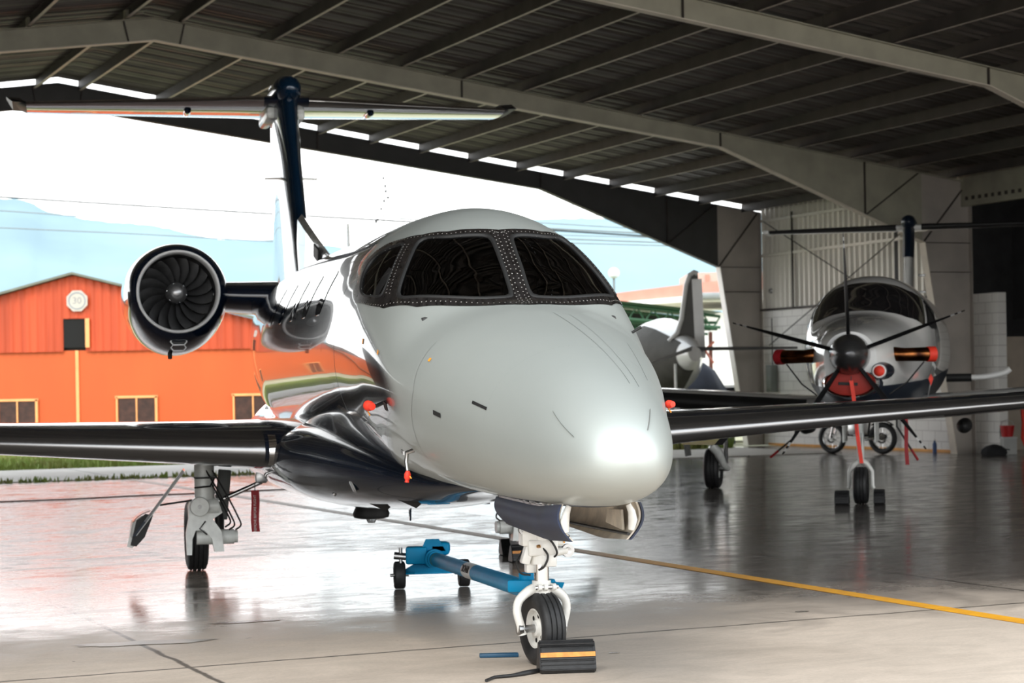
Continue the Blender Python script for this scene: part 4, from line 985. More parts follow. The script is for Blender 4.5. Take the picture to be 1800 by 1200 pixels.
# girt, brace rod on the cladding
def rodan(name, p, q, r, m):
    mb = MB(); mb.tube([p, q], r, 8); return mb.build(name, m)
struct(rodan('wall_brace_rod', HG(16.05, .95, 5.15), HG(16.05, .1, 2.3), .012, M_purlin)); struct(rodan('wall_brace_rod', HG(16.05, .08, 5.1), HG(16.05, .93, 2.3), .012, M_purlin))
for z in (4.35, 5.15): struct(wall_box('wall_girt', M_clad, .1, 7.7, z, z + .06, 16.14, .05))
struct(wall_box('wall_drop_pipe', M_purlin, 6.35, 6.39, 3.12, 5.3, 16.13, .03))
# eave beam and dark annex past the second column
wall_box('trim_1', M_frame, -BAY * 4, 0, 4.83, 5.42, 15.98, .12)
mb = MB()
for k in range(70): mb.box((-.01, -.2 - k * .2, 4.98), (.02, .07, .07))
o = mb.build('trim_2', M_purlin); o.matrix_world = wall_frame(15.98, 0); struct(o)
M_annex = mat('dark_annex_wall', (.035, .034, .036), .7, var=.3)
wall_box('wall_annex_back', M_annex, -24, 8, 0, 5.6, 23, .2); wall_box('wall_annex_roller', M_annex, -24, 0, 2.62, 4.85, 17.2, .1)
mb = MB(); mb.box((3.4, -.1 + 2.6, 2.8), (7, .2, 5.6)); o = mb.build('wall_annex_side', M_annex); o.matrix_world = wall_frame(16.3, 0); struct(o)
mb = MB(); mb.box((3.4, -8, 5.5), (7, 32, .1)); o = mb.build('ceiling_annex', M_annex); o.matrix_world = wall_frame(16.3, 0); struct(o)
wall_box('wall_right_near', M_block, -24, -7.9, 0, 5.4)
# left side wall; unseen dark leaves added for the dark building mirrored in the flank
M_dkclad = mat('dark_brown_cladding', (.075, .066, .06), .5, .2, var=.2, vscale=2)
o = wall_box('wall_left', M_dkclad, 3 * -BAY, BAY, 0, 5.4, -16.45, .2)
for k in range(4):
    mb = MB()
    for q in range(9): mb.box((-16.0 + k * 1.88 + q * .26 + .13, BAY * 1 + .25 + k * .12, 1.9), (.20, .06, 3.7))
    mb.box((-16.0 + k * 1.88 + 1.17, BAY + .27 + k * .12, 1.9), (2.34, .03, 3.8)); o = mb.build('door_%d' % (k + 2), M_dkclad); o.matrix_world = Matrix.Translation(HG(0, 0, 0)) @ Matrix.Rotation(PHI, 4, 'Z'); struct(o)
# beige annex door
M_beige = mat('beige_panel', (.40, .33, .26), .6, var=.12)
mb = MB(); mb.bbox((0, 0, 1.15), (1.3, .06, 2.3), .01); o = mb.build('door_1', M_beige); struct(o); o.location = P0 = (10.30, 39.9, 0); o.rotation_euler = (0, 0, .05)
mb = MB(); mb.box((-.72, .02, 1.15), (.07, .08, 2.34)); mb.build('door_frame', mat('brown_door_frame', (.10, .05, .035), .6, var=.2), o)
mb = MB(); mb.box((-.85, .02, 1.15), (.16, .08, 2.34)); mb.build('door_jamb', M_beige, o)

# ---------------------------------------------------------------- outdoors
M_orng = mat('orange_painted_wall', (.58, .10, .019), .6, var=.10, vscale=.8, stretch=(1, 1, .25))
M_orngc = mat('orange_corrugated_sheet', (.53, .070, .018), .55, var=.28, vscale=2.2, stretch=(1, 1, .08))
YW = 58.0
def XY(px, py, Y):  # real place of a background point at distance Y (used only to lay the site out)
    dx, dy = px - 900, py - 673.2; c, s = math.cos(ROLL), math.sin(ROLL)
    return Vector(((c * dx - s * dy) / FPX * Y, Y, CAM_H - (s * dx + c * dy) / FPX * Y))
wh = thing('orange_warehouse', 'bright orange warehouse with corrugated gable, square black loft door and round-cornered sign', 'building', (-12.9, YW, 0))
def WL(px, py): v = XY(px, py, YW); return v.x + 12.9, v.z
x0, x1 = WL(-900, 600)[0], WL(463, 600)[0]; xp, zp = WL(130, 484); ze0 = WL(-420, 608)[1]; xr, ze1 = WL(455, 565)
zs = WL(130, 616)[1]
mb = MB(); mb.box(((x0 + x1) / 2, 6, zs / 2), (x1 - x0, 12, zs)); mb.build('lower_wall', M_orng, wh)
# corrugated gable, real folds
def gz(x): return zp - (zp - ze1) * (x - xp) / (x1 - xp) if x > xp else zp - (zp - ze1) * (xp - x) / (x1 - xp)
dl, dr = WL(110, 600)[0], WL(152, 600)[0]; dt = WL(130, 560)[1]; db = WL(130, 611)[1]
mb = MB(); k = int((x1 - x0) / .06); 
for i in range(k):
    xa, xb = x0 + (x1 - x0) * i / k, x0 + (x1 - x0) * (i + 1) / k
    ya = -.06 - (.03 if i % 4 in (1, 2) else 0); yb = -.06 - (.03 if (i + 1) % 4 in (1, 2) else 0)
    segs = [(zs - .03, max(gz(xa), zs), max(gz(xb), zs))]
    if xa > dl and xb < dr: mb.add([(xa, ya, dt), (xb, yb, dt), (xb, yb, gz(xb)), (xa, ya, gz(xa))], [(0, 1, 2, 3)])
    else: mb.add([(xa, ya, zs - .03), (xb, yb, zs - .03), (xb, yb, max(gz(xb), zs)), (xa, ya, max(gz(xa), zs))], [(0, 1, 2, 3)])
mb.build('gable_sheeting', M_orngc, wh)
xl = 2 * xp - x1
mb = MB(); mb.prism([(x0, zs), (x1, zs), (x1, gz(x1)), (xp, zp), (xl, gz(xl)), (x0, max(zs, gz(x0)))], (0, .1, 0), (1, 0, 0), (0, 0, 1), (0, 11.8, 0)); mb.build('gable_body', M_black, wh)
mb = MB()
for xa, xb in ((x0 - .2, xp), (xp, x1 + .15)):
    za, zb_ = gz(xa), gz(xb); mb.add([(xa, -.3, za + .02), (xb, -.3, zb_ + .02), (xb, 12.2, zb_ + .02), (xa, 12.2, za + .02), (xa, -.3, za + .09), (xb, -.3, zb_ + .09), (xb, 12.2, zb_ + .09), (xa, 12.2, za + .09)],
           [(0, 1, 2, 3), (4, 5, 6, 7), (0, 1, 5, 4), (2, 3, 7, 6), (0, 3, 7, 4), (1, 2, 6, 5)])
mb.build('roof', mat('dull_green_roof_edge', (.16, .17, .13), .5, var=.2), wh)
M_cut = mat('dark_opening', (.006, .006, .006), .9)
mb = MB(); mb.box(((dl + dr) / 2, -.02, (dt + db) / 2), (dr - dl, .05, dt - db)); ld = mb.build('loft_door', M_cut, wh)
M_ltor = mat('pale_orange_trim', (.95, .42, .16), .5, var=.1)
mb = MB(); mb.box((dr + .06, -.12, (dt + db) / 2), (.12, .06, dt - db)); mb.build('loft_door_post', M_ltor, wh)
mb = MB(); mb.box((WL(137, 700)[0], -.02, zs / 2), (.09, .05, zs)); mb.build('downpipe', M_ltor, wh)
M_shut = mat('rusty_dark_shutter', (.055, .022, .015), .6, var=.5, vscale=6)
for (pa, pb, pt, pq) in ((0, 62, 706, 765), (209, 272, 700, 762), (414, 476, 696, 760), (-210, -150, 711, 770)):
    xa, zt_ = WL(pa, pt); xb, _ = WL(pb, pt); zq = WL(pa, pq)[1]
    mb = MB(); mb.box(((xa + xb) / 2, -.02, (zt_ + zq) / 2), (xb - xa, .06, zt_ - zq)); w_ = mb.build('window_shutter', M_shut, wh)
    mb = MB(); mb.box(((xa + xb) / 2, -.06, (zt_ + zq) / 2), (.04, .04, zt_ - zq)); mb.box(((xa + xb) / 2, -.05, zt_ + .04), (xb - xa + .2, .06, .07)); mb.box((xb + .05, -.05, (zt_ + zq) / 2), (.07, .06, zt_ - zq + .1)); mb.box((xa - .05, -.05, (zt_ + zq) / 2), (.05, .06, zt_ - zq + .1)); mb.build('shutter_frame', M_ltor, w_)
# octagonal sign on the gable
sx, sz = WL(137.5, 529); sr = .33
sg = thing('gable_sign', 'white eight-sided sign with a grey ring and number high on the orange gable', 'sign', (-12.9 + sx, YW - .13, sz))
mb = MB(); mb.prism([(sr * math.cos(PI / 8 + k * PI / 4), sr * math.sin(PI / 8 + k * PI / 4)) for k in range(8)], (0, 0, 0), (1, 0, 0), (0, 0, 1), (0, -.04, 0)); mb.build('sign_board', mat('sign_white', (.52, .48, .42), .5, var=.05), sg)
mb = MB(); mb.lathe([(.22, 0), (.26, 0), (.26, .006), (.22, .006)], (0, -.04, 0), (0, -1, 0), 32, True); mb.build('sign_ring', mat('sign_grey', (.28, .29, .31), .5, var=.1), sg)
text_obj('sign_number', '30', .28, mat('sign_grey_pale', (.26, .26, .27), .5, var=.1), frame_matrix((0, -.043, 0), (1, 0, 0), (0, 0, 1)), sg)
# mountains: far ridge with real relief
def ridge(name, pts, Y, label, depth, seed, m):
    rnd = random.Random(seed); xs = [p[0] for p in pts]; fn = _pchip(xs, [p[1] for p in pts]); cols = []
    k = 160
    for i in range(k + 1):
        px = xs[0] + (xs[-1] - xs[0]) * i / k; py = fn(px) + (rnd.random() - .5) * 2.2
        top = XY(px, py, Y); col = []
        for q in range(14):
            u = q / 13; j = (math.sin(i * .35 + q * 1.3 + seed) + math.sin(i * .13 - q * .7)) * .022 * (1 - u) * u * 4
            col.append((top.x * (1 - (1 - u) * depth * .9 / Y), Y - (1 - u) * depth + j * depth, (top.z + 20) * (u ** 1.15 + j * .8) - 20))
        col.append((top.x, Y + depth, -20)); cols.append(col)
    vs = [p for c in cols for p in c]; n = len(cols[0]); fs = [(i * n + j, (i + 1) * n + j, (i + 1) * n + j + 1, i * n + j + 1) for i in range(k) for j in range(n - 1)]
    mb = MB(); mb.add(vs, fs); return tag(mb.build(name, m, None, 80), label, 'mountain')
M_mtn = mat('hazy_blue_ridge_forest', (.225, .31, .345), .95, var=.14, vscale=.004, spec=.0)  # distance haze put into the base colour of both ridges
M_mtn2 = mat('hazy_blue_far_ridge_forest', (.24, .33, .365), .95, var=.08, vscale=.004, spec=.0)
ridge('mountain', [(-500, 330), (-200, 335), (0, 349), (33, 350), (57, 357), (77, 369), (117, 378), (167, 387), (260, 395), (300, 402), (333, 410), (400, 421), (443, 422), (480, 421), (560, 430), (640, 440), (760, 450), (900, 470)], 2600, 'pale blue mountain sloping down to the right behind the orange warehouse', 900, 1, M_mtn)
ridge('mountain', [(560, 470), (700, 440), (800, 402), (900, 388), (967, 384), (1017, 383), (1100, 385), (1180, 388), (1300, 380), (1500, 372), (1800, 380), (2200, 400)], 4700, 'pale blue flat-topped mountain right of the jet cockpit', 900, 2, M_mtn2)
# overhead cables
M_cable = mat('weathered_cable', (.20, .22, .22), .6, var=.1); M_cable2 = mat('black_cable', (.02, .02, .022), .6, var=.1)
CAB = [([(-150, 336), (0, 346), (300, 365), (480, 376), (760, 392), (1300, 425)], .020, M_cable2, 'thick black overhead cable, the darkest crossing in front of the left mountain'),
       ([(-150, 303), (0, 311), (480, 341), (800, 352), (1300, 372)], .008, M_cable, 'topmost of the thin overhead cables against the white sky'),
       ([(-150, 318), (0, 326), (480, 352), (800, 366), (1300, 392)], .008, M_cable, 'second thin overhead cable from the top'),
       ([(-150, 361), (0, 370), (140, 380), (480, 402), (900, 420)], .012, M_cable, 'overhead cable just below the crest of the left mountain'),
       ([(-150, 392), (0, 400), (240, 411), (480, 424), (900, 440)], .012, M_cable, 'lowest overhead cable left of the tail fin'),
       ([(520, 374), (760, 382), (960, 392), (1120, 401), (1300, 405)], .012, M_cable, 'highest of the cables crossing the right mountain'),
       ([(700, 384), (960, 401), (1165, 411), (1300, 417)], .018, M_cable, 'second cable down across the right mountain'),
       ([(700, 396), (960, 412), (1190, 419), (1300, 424)], .010, M_cable, 'thin middle cable across the right mountain'),
       ([(700, 408), (1000, 420), (1215, 428), (1300, 431)], .016, M_cable, 'fourth cable down across the right mountain, with a dark clamp'),
       ([(700, 418), (1000, 427), (1240, 434), (1300, 437)], .013, M_cable, 'lowest cable across the right mountain')]
for pts, r, m, lab in CAB:
    Yc = 62; fn = _pchip([p[0] for p in pts], [p[1] for p in pts]); P = [XY(px, fn(px), Yc) for px in np.linspace(pts[0][0], pts[-1][0], 24)]
    mb = MB(); mb.tube(P, r * 1.5, 6); tag(mb.build('overhead_cable', m, None, 80), lab, 'cable', 'overhead cables beyond the hangar')
pm = XY(677, 300, 62)
ms = thing('cable_mast', 'thin grey cable mast with dark insulators far behind the jet', 'mast', (pm.x, 62, 0))
mb = MB(); mb.tube([(-.45, 0, 0), (-.25, 0, 4.6), (.06, 0, pm.z + .1), ], .012, 6); mb.build('pole', M_cable, ms, 50)
for px, py in ((674, 313), (677, 327), (678, 336), (682, 347), (675, 353), (670, 367), (664, 386), (661, 390)):
    v = XY(px, py, 62); mb = MB(); mb.lathe([(.001, -.05), (.04, -.03), (.04, .03), (.001, .05)], (v.x - pm.x, 0, v.z), (0, 0, 1), 10); mb.build('insulator', M_cable2, ms, 50)
v = XY(1079, 480, 60); lm = thing('globe_lamp', 'white globe lamp on a thin pole right of the cockpit window', 'lamp', (v.x, 60, 0))
mb = MB(); r = .17; mb.lathe([(r * math.sin(PI * k / 16), -r * math.cos(PI * k / 16)) for k in range(17)], (0, 0, v.z), (0, 0, 1), 24); mb.build('globe', mat('white_globe', (.95, .95, .95), .3, var=.02), lm, 60)
mb = MB(); mb.tube([(0, 0, 0), (0, 0, v.z - .16)], .035, 10); mb.build('pole', M_cable, lm, 50)
# white building with salmon roof, far right outside
Yb = 66
wb = thing('white_building', 'long white building with a salmon-pink sloping roof beyond the right opening', 'building', (0, Yb, 0))
def WB(px, py): v = XY(px, py, Yb); return v.x, v.z
a = WB(1060, 518); b = WB(1225, 497); c = WB(1420, 478)
M_white = mat('bright_white_wall', (.90, .89, .87), .6, var=.05); M_salmon = mat('salmon_roof_sheet', (.62, .27, .20), .6, var=.12, vscale=2)
mb = MB(); mb.prism([a, b, (c[0], c[1]), (c[0], c[1] - .45), (b[0], b[1] - .42), (a[0], a[1] - .3)], (0, 0, 0), (1, 0, 0), (0, 0, 1), (0, 9, 0)); mb.build('roof', M_salmon, wb)
mb = MB(); mb.prism([(a[0], a[1] - .3), (b[0], b[1] - .42), (c[0], c[1] - .45), (c[0], c[1] - .95), (b[0], b[1] - .62), (a[0], a[1] - .42)], (0, -.2, 0), (1, 0, 0), (0, 0, 1), (0, 9, 0)); mb.build('fascia', M_white, wb)
w0 = WB(1224, 560)[0]; w1 = WB(1420, 560)[0]
mb = MB(); mb.box(((w0 + w1) / 2, 4, 1.9), (w1 - w0, 7, 3.8)); mb.build('wall', M_white, wb)
mb = MB(); q = WB(1240, 521); mb.bbox((q[0] + .2, -.3, q[1]), (1.2, .8, .22), .08); mb.build('awning', mat('grey_awning', (.25, .27, .27), .6, var=.1), wb, 40)
q0, q1 = WB(1226, 500), WB(1262, 470)
mb = MB(); mb.box(((q0[0] + q1[0]) / 2 + 1, 5, (q0[1] + q1[1]) / 2), (q1[0] - q0[0] + 2, 4, q1[1] - q0[1])); tb = mb.build('upper_block', mat('pale_peach_wall', (.50, .38, .32), .6, var=.05), wb)
mb = MB(); q2 = WB(1259, 487); mb.box((q2[0], 2.96, q2[1]), (.14, .06, .5)); mb.build('upper_window', mat('brown_shutter', (.40, .22, .16), .6), tb)
# green truss shed
Ys = 54
sh = thing('green_truss_shed', 'open shed with green lattice roof trusses and dark inside, right of the jet', 'shed', (0, Ys, 0))
def SH(px, py): v = XY(px, py, Ys); return v.x, v.z
M_gr = mat('green_truss_paint', (.03, .10, .05), .5, var=.2); M_dk = mat('shed_shadow_wall', (.025, .03, .028), .8, var=.3)
L0, L1 = SH(1040, 560)[0], SH(1264, 560)[0]; ZL, ZR = SH(1040, 527)[1], SH(1264, 552)[1]
mb = MB(); mb.prism([(L0, 0), (L1, 0), (L1, ZR), (L0, ZL)], (0, 5, 0), (1, 0, 0), (0, 0, 1), (0, .1, 0)); mb.build('back_wall', M_dk, sh)
def truss(p, q, dpt, y):
    mb = MB(); n = 14; P = Vector((p[0], y, p[1])); Q = Vector((q[0], y, q[1])); D = Vector((0, 0, -dpt))
    mb.tube([P, Q], .045, 6); mb.tube([P + D, Q + D * .8], .045, 6)
    for k in range(n): mb.tube([P.lerp(Q, k / n) + (D if k % 2 else Vector()), P.lerp(Q, (k + 1) / n) + (Vector() if k % 2 else D)], .022, 5)
    return mb.build('roof_truss', M_gr, sh, 50)
truss(SH(1060, 532), SH(1266, 556), .38, 0); truss(SH(1060, 532), SH(1266, 556), .5, 3.5); truss(SH(1060, 565), SH(1264, 566), .22, .5)
mb = MB(); p, q = SH(1050, 528), SH(1268, 552); mb.add([(p[0], -.3, p[1] + .05), (q[0], -.3, q[1] + .05), (q[0], 6, q[1] + .1), (p[0], 6, p[1] + .1)], [(0, 1, 2, 3)]); mb.build('shed_roof', M_gr, sh)
for px in (1238, 1262): mb = MB(); x_ = SH(px, 600)[0]; mb.box((x_, 2, 1.45), (.1, .1, 2.9)); mb.build('shed_post', M_gr if px < 1250 else mat('dark_rust_post', (.16, .05, .035), .6, var=.2), sh)
mb = MB(); mb.tube([(SH(1225, 655)[0], 1, SH(0, 655)[1]), (SH(1262, 600)[0], 1, 2.6)], .04, 6); mb.tube([(SH(1225, 590)[0], 1.2, 2.9), (SH(1262, 640)[0], 1.2, 2.0)], .04, 6); mb.build('shed_brace', mat('rusty_red_brace', (.35, .10, .07), .6, var=.2), sh, 50)
# ---------------------------------------------------------------- wheel chocks
M_chock = mat('chock_rubber', (.012, .012, .013), .5, var=.5, vscale=30, bump=.1, bscale=60)
M_chline = mat('chock_orange_band', (.75, .30, .06), .55, var=.3, vscale=25)
def chock(loc, rotz, label, w=.34, h=.155, d=.17, stripe=True, tilt=0, group=None):
    t = thing('wheel_chock', label, 'wheel chock', loc, rotz, group)
    # ribbed wedge: profile in (y, z), extruded along x
    prof = [(-d * .42, 0), (-d * .5, h * .12), (-d * .38, h * .62), (-d * .22, h * .92), (-d * .12, h), (d * .06, h), (d * .30, h * .55), (d * .5, h * .12), (d * .46, 0)]
    mb = MB(); rs = []
    for x, k in ((-w / 2, .90), (-w / 2 + .012, 1.0), (w / 2 - .012, 1.0), (w / 2, .90)):
        rs.append([(x, y * k, h * .5 + (z - h * .5) * k) for y, z in prof])
    mb.rings(rs)
    for k in range(3):  # ribs on the sloping faces
        for (a, b) in (((-d * .5, h * .12), (-d * .38, h * .62)),):
            u = .12 + .3 * k; y, z = a[0] + (b[0] - a[0]) * u, a[1] + (b[1] - a[1]) * u; mb.box((0, y - .002, z), (w * .96, .010, .009), (math.radians(-12), 0, 0))
    for u in (.02, .82): mb.box((0, -d * .38 + (d * .16) * u - .003, h * .62 + h * .30 * u), (w * .96, .010, .009), (math.radians(-30), 0, 0))
    for u in (-.08, 0): mb.box((0, d * u, h), (w * .96, .009, .006))
    for u in (.30, .42, .54, .66, .93): mb.box((0, -d * (.5 - .12 * (u - .12) / .5) - .002, h * u), (w * .975, .007, .006))
    mb.build('chock_body', M_chock, t, 30)
    if stripe:
        mb = MB(); y, z = -d * .42 - .001, h * .50; mb.box((0, -d * .41, h * .60), (w * .97, .012, h * .15), (math.radians(-14), 0, 0)); mb.build('orange_band', M_chline, t)
    return t
# in front of the nose wheel: long side across the view
chock((.262, 10.44, 0), .10, 'black ribbed rubber chock with an orange band in front of the jet nose wheel', .30, .165, .19)
v = JW(6.02, -1.36, 0); chock((v.x - .02, v.y, 0), AL, 'black chock with an orange mark in front of the jet far main wheel', .26, .15, .18)
v = JW(6.76, -1.42, 0); chock((v.x, v.y, 0), AL + PI, 'black chock behind the jet far main wheel', .26, .14, .18)
# rope lying on the floor near the chock
mb = MB(); mb.tube([(.13, 10.42, .012), (.05, 10.33, .01), (-.02, 10.26, .01), (-.12, 10.21, .01), (-.16, 10.1, .01)], [.012, .016, .010, .008, .008], 8); tag(mb.build('chock_rope', M_chock, None, 50), 'short black rope trailing from the front nose-wheel chock on the floor', 'rope')
mb = MB(); mb.bbox((-.10, 11.02, .012), (.22, .05, .022), .006, (0, 0, .05)); tag(mb.build('floor_bar', mat('dark_blue_bar', (.01, .06, .12), .4, var=.3), None, 40), 'flat dark blue bar on the floor left of the jet nose wheel', 'bar')

# ---------------------------------------------------------------- tow bar
M_blue = mat('tow_bar_blue_enamel', (.0, .24, .47), .45, .0, .0, var=.10, vscale=6, spec=.2)
tow = thing('tow_bar', 'bright blue aircraft tow bar on two small wheels, hooked to the jet nose wheel', 'tow bar', (-.60, 14.82, 0), 0)
def TWL(x, y, z): return Vector((x + .60, y - 14.82, z))
A0 = TWL(-.62, 14.80, .225); A1 = TWL(.06, 11.05, .375)
mb = MB(); mb.tube([A0, A1], .052, 24); bar = mb.build('draw_tube', M_blue, tow, 50)
d = (A1 - A0).normalized()
mb = MB(); mb.tube([A0 - d * .12, A0 + d * .12], .075, 24); mb.tube([A0 + d * .14, A0 + d * .17], .062, 24); mb.bbox(A0 + Vector((-.12, -.02, .03)), (.16, .14, .13), .015); mb.bbox(A0 + Vector((.05, .03, .075)), (.16, .16, .10), .03); mb.prism([(-.09, 0), (.10, 0), (.05, .09), (-.05, .09)], A0 + Vector((0, -.05, .06)), (1, 0, 0), (0, 0, 1), (0, .02, 0)); mb.build('head_housing', M_blue, tow, 40)
mb = MB(); mb.tube([A0 + Vector((-.20, -.03, .02)), A0 + Vector((-.29, -.03, .03))], .028, 12); mb.tube([A0 + Vector((-.24, -.03, -.05)), A0 + Vector((-.24, -.03, .09))], .014, 8); mb.build('hitch_pin', M_steel, tow, 50)
mb = MB(); zx = .115
P_ = [TWL(-.87, 14.80, zx), TWL(-.39, 14.88, zx)]
mb.prism([(-.235, -.01), (.235, -.01), (.22, .02), (.08, .10), (-.08, .10), (-.22, .02)], TWL(-.63, 14.84, zx), (1, .12, 0), (0, 0, 1), (0, .02, 0)); mb.prism([(-.235, -.0), (.235, .0), (.12, .16), (-.12, .16)], TWL(-.63, 14.80, zx - .005), (1, .12, 0), (0, -1, 0.1), (0, 0, .012)); mb.build('axle_bracket', M_blue, tow, 40)
for p in (TWL(-.873, 14.80, .105), TWL(-.39, 14.90, .105)):
    ty = wheel('tow_wheel', tow, p, .105, .085, .055, M_steel, (1, .12, 0), 0)
    mb = MB(); mb.tube([p - Vector((.07, .008, 0)), p + Vector((.07, .008, 0))], .012, 10); mb.build('axle', M_steel, tow, 50)
# fork head gripping the nose fork
mb = MB(); mb.tube([A1 - d * .02, A1 + d * .12], .06, 20); mb.bbox(A1 + d * .16 + Vector((.0, 0, .03)), (.26, .10, .07), .015, (0, 0, -.18)); mb.tube([A1 + d * .13 + Vector((-.02, 0, .03)), A1 + d * .13 + Vector((-.02, 0, .10))], .045, 16); mb.build('towing_head', M_blue, tow, 40)
mb = MB(); mb.prism([(0, 0), (.16, 0), (.18, .05), (0, .06)], A1 + d * .22 + Vector((-.01, 0, -.0)), (1, -.17, 0), (0, 0, 1), (0, .02, 0)); mb.build('towing_jaw', M_blue, tow)
# white maker's label round the tube
mid = A0.lerp(A1, .50); mb = MB(); mb.tube([mid - d * .19, mid + d * .19], .0535, 24, False); lb = mb.build('label_sleeve', mat('label_white', (.72, .72, .70), .5, var=.1), tow, 60)
side = Vector((-1, -.18, 0)).normalized(); nrm = (Vector((-.92, -.15, .33)) - d * Vector((-.92, -.15, .33)).dot(d)).normalized()
text_obj('label_lettering', 'TRONAIR', .070, M_black, frame_matrix(mid + nrm * .0550, d, nrm.cross(d)), tow, .0012)
mb = MB(); mb.tube([A0.lerp(A1, .07) - d * .01, A0.lerp(A1, .07) + d * .01], .0535, 24, False); mb.build('yellow_tape', mat('tape_yellow', (.45, .40, .05), .5, var=.2), tow, 60)

# ---------------------------------------------------------------- red covers and streamers on the jet
def streamer(name, p, length, w, label, m, face=(0, -1, 0), text=None, sway=(0, 0), group=None, tcol=None):
    t = thing(name, label, 'warning streamer', p, 0, group)
    f = Vector(face).normalized(); x = Vector((0, 0, 1)).cross(f).normalized()  # width direction as seen from the front
    k = 14; vs = []
    for q in range(k + 1):
        u = q / k; c = Vector((sway[0] * u + .004 * math.sin(u * 7), sway[1] * u, -length * u)) + f * .006 * math.sin(u * 9)
        vs += [c - x * w / 2, c + x * w / 2, c + x * w / 2 - f * .002, c - x * w / 2 - f * .002]
    mb = MB(); mb.rings([vs[4 * q:4 * q + 4] for q in range(k + 1)]); rb = mb.build('ribbon', m, t)
    mb = MB(); mb.tube([(0, 0, .05), (0, 0, -.01)], .004, 6); mb.build('cord', M_hose, t)
    if text:
        text_obj('lettering', text, w * .44, tcol or M_whitetxt, frame_matrix(Vector((sway[0] * .5, sway[1] * .5, -length * .56)) + f * .010, (-sway[0] / length, 0, 1), -x if False else x.cross(Vector((0, 0, 1))).cross(Vector((0, 0, 1))) if False else -x), t, .0008, .92)
    return t
v = JW(5.98, .965, .685); streamer('warning_streamer', v, .345, .068, 'dark red hanging streamer lettered REMOVE BEFORE FLIGHT by the left main wheel', M_redrib, (0, -1, 0), 'REMOVE BEFORE FLIGHT')
v = JW(5.2, -.90, .69); streamer('warning_streamer', v, .17, .035, 'short bright red streamer hanging behind the nose gear door', M_red, (0, -1, 0), None, (.035, 0))
v = JW(5.3, -.87, .69); streamer('warning_streamer', v, .14, .06, 'brown-grey hanging tag beside the short red streamer', mat('brown_grey_tag', (.16, .13, .12), .6, var=.2), (0, -1, 0), None, (-.02, 0))
def cover(p, axis, r, L, label):
    t = thing('probe_cover', label, 'probe cover', p); ax = Vector(axis).normalized()
    mb = MB(); mb.lathe([(.001, -L * .1), (r * .6, -L * .05), (r, L * .25), (r * .95, L * .6), (r * .55, L * .8), (r * .7, L), (.001, L * 1.02)], (0, 0, 0), ax, 18); mb.build('cover_body', M_red, t, 40)
    mb = MB(); mb.tube([(0, 0, -r * .3), (.01, -.01, -r * 1.3), (.02, -.015, -r * 2.0)], .004, 6); mb.build('cover_loop', M_orange, t, 50); return t
v = JW(.645, .845, 1.425); cover(v, (.5, -1, -.1), .030, .085, 'bright red probe cover on the upper left side of the jet nose')
v = JW(.355, .665, 1.055); cover(v, (-.1, .0, -1), .019, .06, 'bright red probe cover on the lower hooked probe under the silver nose')
v = JW(-.50, -.575, 1.41); cover(v, (.5, -1, 0), .022, .06, 'small red probe cover on the far right edge of the silver nose')

# ---------------------------------------------------------------- turboprop
M_tpw = mat('turboprop_white_paint', (.93, .93, .91), .15, 0, 1.0, var=.05)
M_tpn = mat('turboprop_navy_paint', (.006, .014, .03), .35, 0, .3, var=.2)
M_brass = mat('heat_tinted_exhaust', (.28, .10, .03), .22, 1.0, 0, var=.7, vscale=5, var2=(.03, .012, .008))
def tp_tone():
    m = M_tpw.copy(); m.name = 'white_over_navy_paint'; n, l = m.node_tree.nodes, m.node_tree.links; b = n['Principled BSDF']
    tc = n.new('ShaderNodeTexCoord'); sp = n.new('ShaderNodeSeparateXYZ'); l.new(tc.outputs['Object'], sp.inputs[0])
    sl = n.new('ShaderNodeMath'); sl.operation = 'MULTIPLY_ADD'; sl.inputs[1].default_value = -.03; l.new(sp.outputs['X'], sl.inputs[0]); l.new(sp.outputs['Z'], sl.inputs[2])
    gt = n.new('ShaderNodeMapRange'); gt.inputs['From Min'].default_value = 1.455; gt.inputs['From Max'].default_value = 1.462; l.new(sl.outputs[0], gt.inputs['Value'])
    old = b.inputs['Base Color'].links[0].from_socket; mx = n.new('ShaderNodeMix'); mx.data_type = 'RGBA'; mx.inputs[6].default_value = (.006, .014, .03, 1)
    l.new(gt.outputs[0], mx.inputs[0]); l.new(old, mx.inputs[7]); l.new(mx.outputs[2], b.inputs['Base Color'])
    mc = n.new('ShaderNodeMapRange'); mc.inputs['To Min'].default_value = .12; l.new(gt.outputs[0], mc.inputs['Value']); l.new(mc.outputs[0], b.inputs['Coat Weight'])
    mg = n.new('ShaderNodeMapRange'); mg.inputs['To Min'].default_value = .45; mg.inputs['To Max'].default_value = .2; l.new(gt.outputs[0], mg.inputs['Value']); l.new(mg.outputs[0], b.inputs['Roughness']); return m
M_tp2 = tp_tone()
TPA = -.256
tp = thing('turboprop_airplane', 'white and navy single-propeller airplane with five black blades, parked in the dark right bay', 'airplane', (4.2, 23.76, 0), PI / 2 + TPA)
TP = [(-1.22, .30, 1.28, 2.06, 1.75), (-1.0, .40, 1.22, 2.10, 1.75), (-.5, .52, 1.14, 2.17, 1.74), (.2, .62, 1.08, 2.26, 1.75), (.8, .72, 1.05, 2.34, 1.79), (1.2, .78, 1.04, 2.55, 1.83), (1.6, .82, 1.04, 2.76, 1.87), (2.1, .85, 1.03, 2.86, 1.9), (3.0, .86, 1.02, 2.88, 1.92), (6.0, .86, 1.02, 2.87, 1.92), (7.5, .78, 1.2, 2.82, 2.0), (9.0, .58, 1.6, 2.72, 2.15), (10.8, .32, 2.05, 2.55, 2.3), (12.3, .10, 2.3, 2.5, 2.4)]
tf = [_pchip([r[0] for r in TP], [r[k] for r in TP]) for k in (1, 2, 3, 4)]
